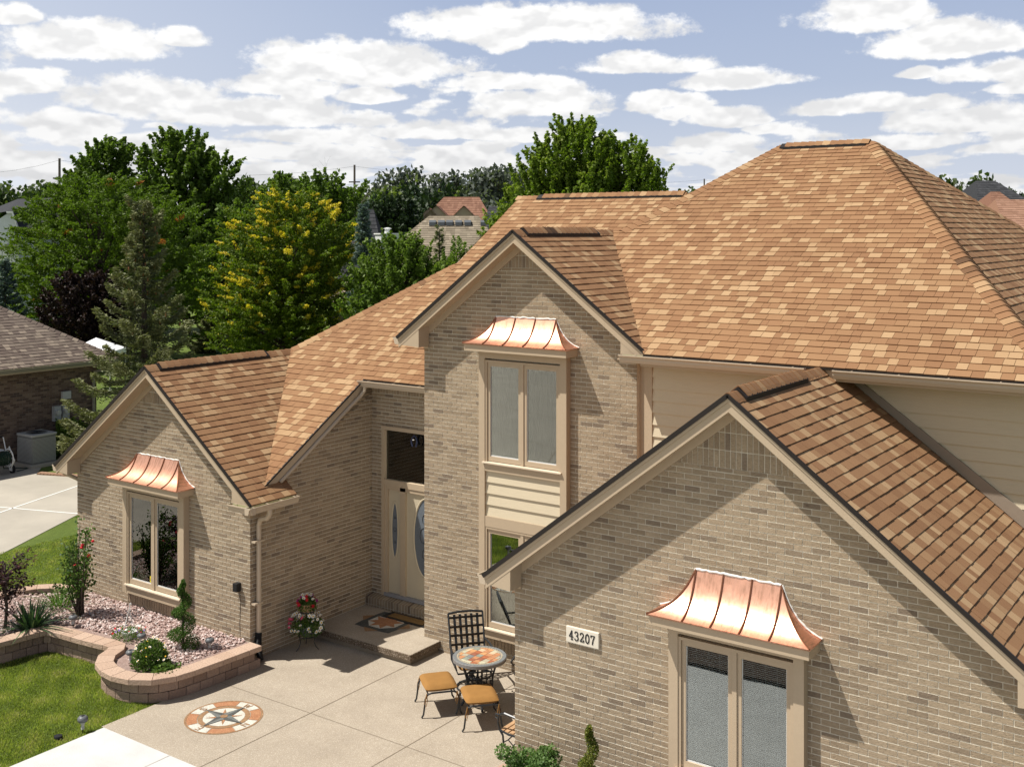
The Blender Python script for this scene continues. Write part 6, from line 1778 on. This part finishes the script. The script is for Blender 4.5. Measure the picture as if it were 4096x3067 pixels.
broad('pear_tree', 'slim bright green shoot of a tree rising beside the roof hip', 1840, 50, [(1838, 970, 1250, 34)], 70, 50, .13, .065, M['pear'], 12, up=.75, Ls=.8, rs=.18, tr=.06, z0=.6)
conifer('blue_spruce', 'small blue spruce on the lawn behind the left roof ridge', 985, 62, 1212, 105, M['blue'], 13, nb=60, dens=1.5, tuft=.16, zb=.1)
conifer('blue_spruce', 'blue grey spruce between the golden locust and the bushy pear tree', 1455, 54, 815, 100, M['blue'], 14, nb=90, dens=1.3, tuft=.22)
conifer('dark_spruce', 'slim dark spruce in front of the grey roof', 1757, 56, 905, 55, M['spruce'], 15, nb=60, dens=.8, tuft=.16)
conifer('blue_spruce', 'blue spruce at the left edge behind the bungalow roof', 20, 58, 1040, 120, M['blue'], 16, nb=70, dens=1.2, tuft=.2)
conifer('blue_spruce', 'dark blue spruce in the shade just left of the small lawn spruce', 845, 66, 1245, 95, M['spruce'], 17, nb=50, dens=1.2, tuft=.18, zb=.1)
broad('maple_tree', 'big bright green maple with pointed upright shoots behind the middle roof', 2350, 60, [(2300, 465, 1150, 210), (2480, 530, 1150, 185), (2190, 580, 1150, 165), (2590, 640, 1150, 120), (2370, 650, 1150, 300)], 1700, 70, .20, .14, M['maple_b'], 18, up=.68, Ls=1.15, rs=.27, tr=.25)
broad('young_maple', 'leafy green maple branches at the left of the middle roof ridge', 2050, 42, [(2010, 830, 1150, 60), (2070, 760, 1100, 45)], 110, 48, .15, .09, M['maple_b'], 19, up=.6, Ls=.8, rs=.22, tr=.08, z0=.6)
broad('green_tree', 'mid green tree behind the golden locust', 1180, 90, [(1130, 690, 1150, 130), (1300, 680, 1150, 110), (1420, 730, 1150, 110)], 420, 50, .32, .2, M['maple'], 22, up=.5, Ls=1.5, rs=.5, tr=.25)
broad('green_tree', 'dark rounded tree right of the golden locust, in front of the dark roof', 1590, 82, [(1575, 785, 1150, 130)], 330, 50, .28, .18, M['far_dark'], 23, up=.5, Ls=1.2, rs=.5, tr=.2)
broad('green_tree', 'dense green trees\' lower boughs between the maple and the golden locust', 920, 74, [(930, 800, 1350, 90), (840, 1000, 1380, 120)], 220, 50, .28, .17, M['maple'], 24, up=.5, Ls=1.1, rs=.5, tr=.2)

# ------------------------------------------------------------------ far trees on the horizon
def proto(seed, mat, n=1500, tall=1.0, kind=0):
    r_ = np.random.default_rng(seed); o = thing('distant_tree', 'x', 'tree', (0, 0, -500)); ORG[o.name] = Vector((0,0,0))
    mb = MB(); mb.tube([(0,0,0), (.1,0,3), (0,.1,7)], [.25,.18,.05], 6)
    nl = 16; L_ = [(r_.normal()*1.5, r_.normal()*1.5, r_.uniform(3.2, 8.2)*tall, r_.uniform(1.1, 1.9)) for _ in range(nl)]
    for l in L_: mb.tube([(0,0,2.5), (l[0]*.6, l[1]*.6, l[2]*.8), l[:3]], [.1,.06,.03], 4)
    mb.build('trunk', M['bark'], o); C = []
    for i in range(n):
        l = L_[r_.integers(nl)]; dd = unit(r_.normal(size=3)); C.append(np.array(l[:3])+dd*l[3]*r_.random()**.4*[1,1,.85])
    C = np.array(C); leaf_cloud('crown', C, unit(r_.normal(size=(n,3))), .52*r_.uniform(.6,1.3,n), .34, r_.random(n), mat, o)
    return o
protos = {'g': proto(1, M['far']), 'h': proto(2, M['far'], tall=1.1), 'd': proto(3, M['far_dark']), 'w': proto(4, M['far_grey'], 1700, 1.15), 'l': proto(5, M['far_light'])}
FG = 'distant trees along the horizon'
LB = {'g': 'distant green tree in the tree line on the horizon', 'h': 'distant green tree in the tree line on the horizon', 'd': 'distant dark green tree in the tree line on the horizon',
      'w': 'distant silvery grey willow in the tree line on the horizon', 'l': 'distant light green tree in the tree line on the horizon'}
FT = [(30,700,120,'g'),(95,720,130,'d'),(150,690,125,'g'),(215,700,140,'h'),(300,720,130,'g'),(-60,690,120,'h'),(-160,700,130,'g'),(-300,680,130,'g'),
      (1010,730,140,'d'),(1060,680,130,'g'),(1130,672,135,'h'),(1210,710,120,'g'),(1270,668,130,'g'),(1330,690,135,'h'),(1400,710,140,'g'),(960,690,140,'h'),
      (1470,760,120,'g'),(1530,700,130,'l'),(1590,720,150,'g'),(1640,672,135,'w'),(1700,700,130,'d'),(1745,740,140,'d'),(1790,690,130,'w'),(1850,740,125,'l'),(1900,700,150,'g'),
      (1960,668,125,'w'),(2020,670,130,'w'),(2080,690,130,'w'),(1500,790,110,'d'),(1680,790,115,'d'),
      (2740,712,130,'g'),(2700,780,150,'d'),(2790,760,150,'g'),(2620,770,140,'g'),(3790,668,130,'g'),(3700,760,160,'d'),(3850,740,160,'g'),(4085,705,105,'d'),(4180,690,120,'g'),(4300,700,120,'h'),(4010,770,170,'g'),(3620,790,170,'g'),(4120,760,160,'g')]
rr = random.Random(44); used = set()
for i, (px, pt, d, k) in enumerate(FT):
    x, y = bg(px, d); h = zz(pt, d); P_ = protos[k]; s = h/(9.2 if k in 'gdl' else 10.2)
    if k in used: o = copy_tree(P_)
    else: o = P_; used.add(k)
    o.location = (x, y, 0); o.scale = (s*.85, s*.85, s); o.rotation_euler = (0, 0, rr.uniform(0, 6.28)); o['label'] = LB[k]; o['group'] = FG
# bare dead tree
def bare(label, px, d, pt, seed):
    x, y = bg(px, d); o = thing('bare_tree', label, 'tree', (x, y, 0)); mb = MB(); rr = random.Random(seed); z1 = zz(pt, d)
    def br(p, dr, ln, r, k):
        q = p+dr*ln; mb.tube([p, (p+q)/2+Vector((rr.uniform(-.05,.05), rr.uniform(-.05,.05), 0))*ln, q], [r, r*.8, r*.55], 4, cap=False)
        if k:
            for _ in range(3): br(q if rr.random() < .6 else p+(q-p)*.6, (dr+Vector((rr.uniform(-.6,.6), rr.uniform(-.6,.6), rr.uniform(-.1,.35)))).normalized(), ln*rr.uniform(.55,.85), r*.55, k-1)
    s = z1/3.0; br(Vector((x, y, 0)), Vector((0,0,1)), s, .16, 5); mb.build('branches', simple('bare_bark', (.20,.17,.15), .9), o)
bare('leafless dead tree standing behind the main roof on the right', 3862, 118, 640, 4)
bare('thin leafless tree top beyond the golden locust', 1440, 112, 690, 9)

# ------------------------------------------------------------------ far houses
def far_roof_mat(name, c1, c2):
    return shingle_mat(name, [(0, c1), (1, c2)], grain=.3)
FR = {'grey': far_roof_mat('weathered_grey_shingles', (.17,.14,.10), (.30,.25,.185)), 'brown': far_roof_mat('brown_far_shingles', (.17,.085,.055), (.25,.135,.09)),
      'dark': far_roof_mat('charcoal_shingles', (.030,.031,.034), (.055,.056,.060)), 'rust': far_roof_mat('rust_shingles', (.24,.13,.085), (.33,.19,.13))}
M['cream_wall'] = simple('cream_wall', (.45,.36,.24), .8); M['white_wall'] = simple('white_siding', (.70,.72,.74), .6); M['tan_wall'] = simple('tan_wall', (.33,.26,.19), .8)
def far_house(name, label, px, d, ridge, eave, run, ze, wallm, roofm, e=.28, back=None, hipped=True):
    """ridge: (px0, px1, py); eave: (px0, px1) -- turned into metres in the house's own frame, roof falling toward the viewer by run metres"""
    x, y = bg(px, d); o = local(name, label, 'house', (x, y, 0), TH)
    X = lambda p: (p-px)/4438*d
    zr = zz(ridge[2], d); a, b = X(ridge[0]), X(ridge[1]); l, r = X(eave[0]), X(eave[1])
    A, B = (a, 0, zr), (b, 0, zr); FL, FR_ = (l, -run, ze), (r, -run, ze); BL, BR = (l, run, ze), (r, run, ze)
    shingles(o, roofm, [[FL, FR_, B, A]], (1,0,0), seed=int(px), e=e, wmul=1.8, lift=.02, name='roof')
    mb = MB(); mb.add([A, B, BR, BL], [(0,1,2,3)])
    mb.add([B, FR_, BR], [(0,1,2)]); mb.add([A, BL, FL], [(0,1,2)]); mb.build('roof', roofm, o)
    mb = MB(); mb.box(l+.5, r-.5, -run+.5, run-.5, 0, ze-.02); mb.build('wall', wallm, o)
    mb = MB(); mb.box(l, r, -run-.03, -run+.02, ze-.22, ze+.02); mb.build('fascia', M['tan_wall'] if wallm is not M['white_wall'] else M['white_wall'], o)
    return o, X
h4, X4 = far_house('grey_roofed_house', 'house with a weathered grey hip roof and a row of box vents', 1800, 68, (1717, 1914, 864), (1350, 2160), 6.5, 3.2, M['tan_wall'], FR['grey'], e=.22)
for k, p in enumerate((1727, 1762, 1794, 1830, 1866, 1930)):
    x = X4(p)+.1; mb = MB(); z = zz(878, 68)-.28; yv = -(zz(864, 68)-z)/((zz(864,68)-3.2)/6.5)
    mb.prism([(yv-.22, z-.10), (yv-.20, z+.10), (yv+.12, z+.24), (yv+.20, z+.1)], 'x', x-.2, x+.2); mb.build('roof_vent', simple('vent_grey', (.10,.11,.12), .5, bump=0) if k == 0 else bpy.data.materials['vent_grey'], h4)
h3, X3 = far_house('brown_roofed_house', 'far house with a brown hip roof and small cream gables', 1830, 105, (1776, 1917, 789), (1610, 2040), 7.5, 5.7, M['cream_wall'], FR['brown'], e=.4)
for p, pt, w_ in ((1738, 838, 1.0), (1765, 828, 1.25), (1868, 830, 1.2)):
    x = X3(p); z = zz(pt, 105); yy = -6.9; mb = MB(); mb.prism([(x-w_, z-.95*w_), (x, z-.05), (x+w_, z-.95*w_)], 'y', yy, yy+.1); dm_ = mb.build('gable', M['cream_wall'], h3)
    mb = MB(); mb.add([(x-w_*1.15, yy-.2, z-1.1*w_), (x, yy-.2, z), (x, -1.5, z), (x-w_*1.15, -3.5, z-1.1*w_)], [(0,1,2,3)]); mb.add([(x+w_*1.15, yy-.2, z-1.1*w_), (x, yy-.2, z), (x, -1.5, z), (x+w_*1.15, -3.5, z-1.1*w_)], [(0,3,2,1)]); mb.build('gable_roof', FR['brown'], dm_)
far_house('dark_roofed_house', 'dark charcoal roof showing between the golden locust and the round dark tree', 1470, 68, (1455, 1495, 838), (1370, 1590), 4.0, 3.6, M['tan_wall'], FR['dark'], e=.3)
far_house('dark_roofed_house', 'slate grey roof behind the middle roof, right of the brown roofed house', 1980, 88, (1955, 2100, 826), (1900, 2250), 5.5, 5.0, M['white_wall'], FR['dark'], e=.35)
far_house('dark_roofed_house', 'house with a charcoal hip roof beyond the main roof at the right', 3940, 100, (3902, 3979, 724), (3800, 4110), 6.5, 8.2, M['white_wall'], FR['dark'], e=.35)
h7, X7 = far_house('brown_roofed_house', 'small brown hip roof with vents in front of the charcoal roof', 3980, 92, (3962, 3999, 768), (3860, 4080), 5.5, 7.2, M['tan_wall'], FR['brown'], e=.3)
far_house('rust_roofed_house', 'rust brown roof at the right edge just over the main roof', 4060, 78, (3980, 4230, 799), (3925, 4290), 4.5, 6.6, M['tan_wall'], FR['rust'], e=.3)
# chimney box
x, y = bg(1550, 55); ch = local('chimney', 'pale louvred chimney box with a metal cap in front of the grey roofed house', 'chimney', (x, y, 0), TH+.5)
mb = MB(); mb.box(-.5, .5, -.4, .4, 0, zz(938, 55)); mb.build('shaft', M['vinyl'], ch)
mb = MB(); z = zz(938, 55)
for i in range(6): mb.box(-.35, .35, -.42, -.40, z-.2-.1*i, z-.14-.1*i)
mb.build('louvre', M['lamp_grey'], ch)
mb = MB(); mb.box(-.55, .55, -.45, .45, z, z+.06); mb.build('cap', M['white'], ch)
mb = MB(); mb.lathe([(.16, 0), (.16, .10), (.13, .11), (.13, .22), (.22, .23), (.05, .28)], (0, 0, z+.06), 14); mb.build('flue', M['vinyl'], ch)
# white gabled house at far left
x, y = bg(60, 72); wh = local('white_house', 'white sided house with a charcoal roof at the left edge', 'house', (x, y, 0), TH)
XX = lambda p: (p-60)/4438*72
mb = MB(); mb.prism([(XX(-60), 0), (XX(76), 0), (XX(76), zz(905, 72)), (XX(58), zz(850, 72)), (XX(36), zz(850, 72)), (XX(-60), zz(915, 72))], 'y', 0, 5); mb.build('wall', M['white_wall'], wh)
mb = MB(); mb.box(XX(76), XX(112), 1.2, 5, 0, zz(905, 72)); mb.build('wall', M['white_wall'], wh)
for nm, seq in (('roof', [[(XX(-120), 0, zz(872,72)), (XX(36), -.3, zz(846,72)), (XX(60), 0, zz(846,72)), (XX(140), 7, zz(775,72)-.0), (XX(-120), 7, zz(783,72))], [(XX(60), -.3, zz(846,72)), (XX(80), -.4, zz(908,72)), (XX(150), 1.0, zz(908,72)), (XX(165), 7, zz(775,72)), (XX(140), 7, zz(772,72))]]),):
    for P_ in seq:
        mb = MB(); mb.add(P_, [tuple(range(len(P_)))], a=.3); mb.build('roof', FR['dark'], wh, attr=True)
mb = MB(); mb.prism([(XX(34), zz(846,72)), (XX(60), zz(846,72)), (XX(82), zz(908,72)), (XX(76), zz(908,72)), (XX(57), zz(853,72)), (XX(36), zz(853,72))], 'y', -.35, -.25); mb.build('rake_board', M['white'], wh)
mb = MB(); mb.box(XX(60), XX(72), -.06, 0, zz(954,72), zz(916,72)); mb.build('window', M['dark'], wh)
mb = MB(); mb.add([(XX(15), -2, zz(998,72)), (XX(84), -2, zz(998,72)), (XX(78), 0, zz(975,72)), (XX(30), 0, zz(975,72))], [(0,1,2,3)], a=.4); mb.build('porch_roof', FR['dark'], wh, attr=True)
mb = MB(); mb.box(XX(18), XX(82), -1.95, -1.85, zz(1003,72), zz(998,72)); mb.box(XX(22), XX(25), -1.95, -1.85, 0, zz(1003,72)); mb.box(XX(60), XX(63), -1.95, -1.85, 0, zz(1003,72)); mb.build('porch_post', M['white'], wh)

# white canopy in the neighbour's garden
x, y = bg(385, 50); cn = local('garden_canopy', 'white fabric canopy between the bungalow roof and the spruce', 'canopy', (x, y, 0), TH)
mb = MB(); zt_ = zz(1350, 50); e_ = zt_-.55
for P_ in ([(-1,-1),(1,-1)], [(1,-1),(1,1)], [(1,1),(-1,1)], [(-1,1),(-1,-1)]):
    (a, b), (c, d_) = P_; mb.add([(a, b, e_), (c, d_, e_), (0, 0, zt_)], [(0,1,2)]); mb.add([(a, b, e_), (c, d_, e_), (c, d_, e_-.2), (a, b, e_-.2)], [(0,3,2,1)])
mb.build('fabric', simple('white_fabric', (.8,.8,.8), .7, bump=0), cn)
mb = MB()
for a, b in ((-.98,-.98), (.98,-.98), (.98,.98), (-.98,.98)): mb.tube([(a, b, 0), (a, b, e_)], .025, 6)
mb.build('leg', M['white'], cn)

# utility poles and wires
M['pole'] = simple('pole_wood', (.12,.10,.085), .9)
pt = []
for lab, px, d, top, arm in (('weathered wooden utility pole at the far left above the trees', 238, 95, 634, 1), ('wooden utility pole with a crossarm above the golden locust', 1418, 110, 660, 1), ('top of a utility pole just left of the main roof hip', 2817, 150, 716, 0)):
    x, y = bg(px, d); o = thing('utility_pole', lab, 'utility pole', (x, y, 0)); z = zz(top, d); mb = MB(); mb.tube([(x, y, 0), (x, y, z)], [.14, .10], 8); mb.build('post', M['pole'], o)
    if arm: mb = MB(); mb.obox((x, y, z-1.7), (C_, S_, 0), (-S_, C_, 0), (0,0,1), .55, .06, .06); mb.build('crossarm', M['pole'], o)
    pt.append((x, y, z))
wi = MB()
a0 = bg(-500, 90); a4 = bg(3600, 160)
chain = [(a0[0], a0[1], pt[0][2]-.6)] + [(p[0], p[1], p[2]-.15) for p in pt] + [(a4[0], a4[1], pt[2][2]-.3)]
for off in (0, -1.75, -4.2):
    for p, q in zip(chain[:-1], chain[1:]):
        P, Q = Vector(p), Vector(q); wi.tube([P.lerp(Q, t)+Vector((0, 0, off-1.1*4*t*(1-t))) for t in [k/8 for k in range(9)]], .010, 3)
pw = wi.build('power_line', M['plastic_black'], None); tag(pw, 'thin overhead power lines crossing the sky behind the trees', 'power line')

broad('garden_shrub', 'dark green shrub against the bungalow wall right of the air conditioner', 262, 35.5, [(262, 1690, 1880, 72)], 110, 45, .10, .06, M['maple'], 71, up=.5, Ls=.35, rs=.18, tr=.03, z0=.1, cat='shrub')
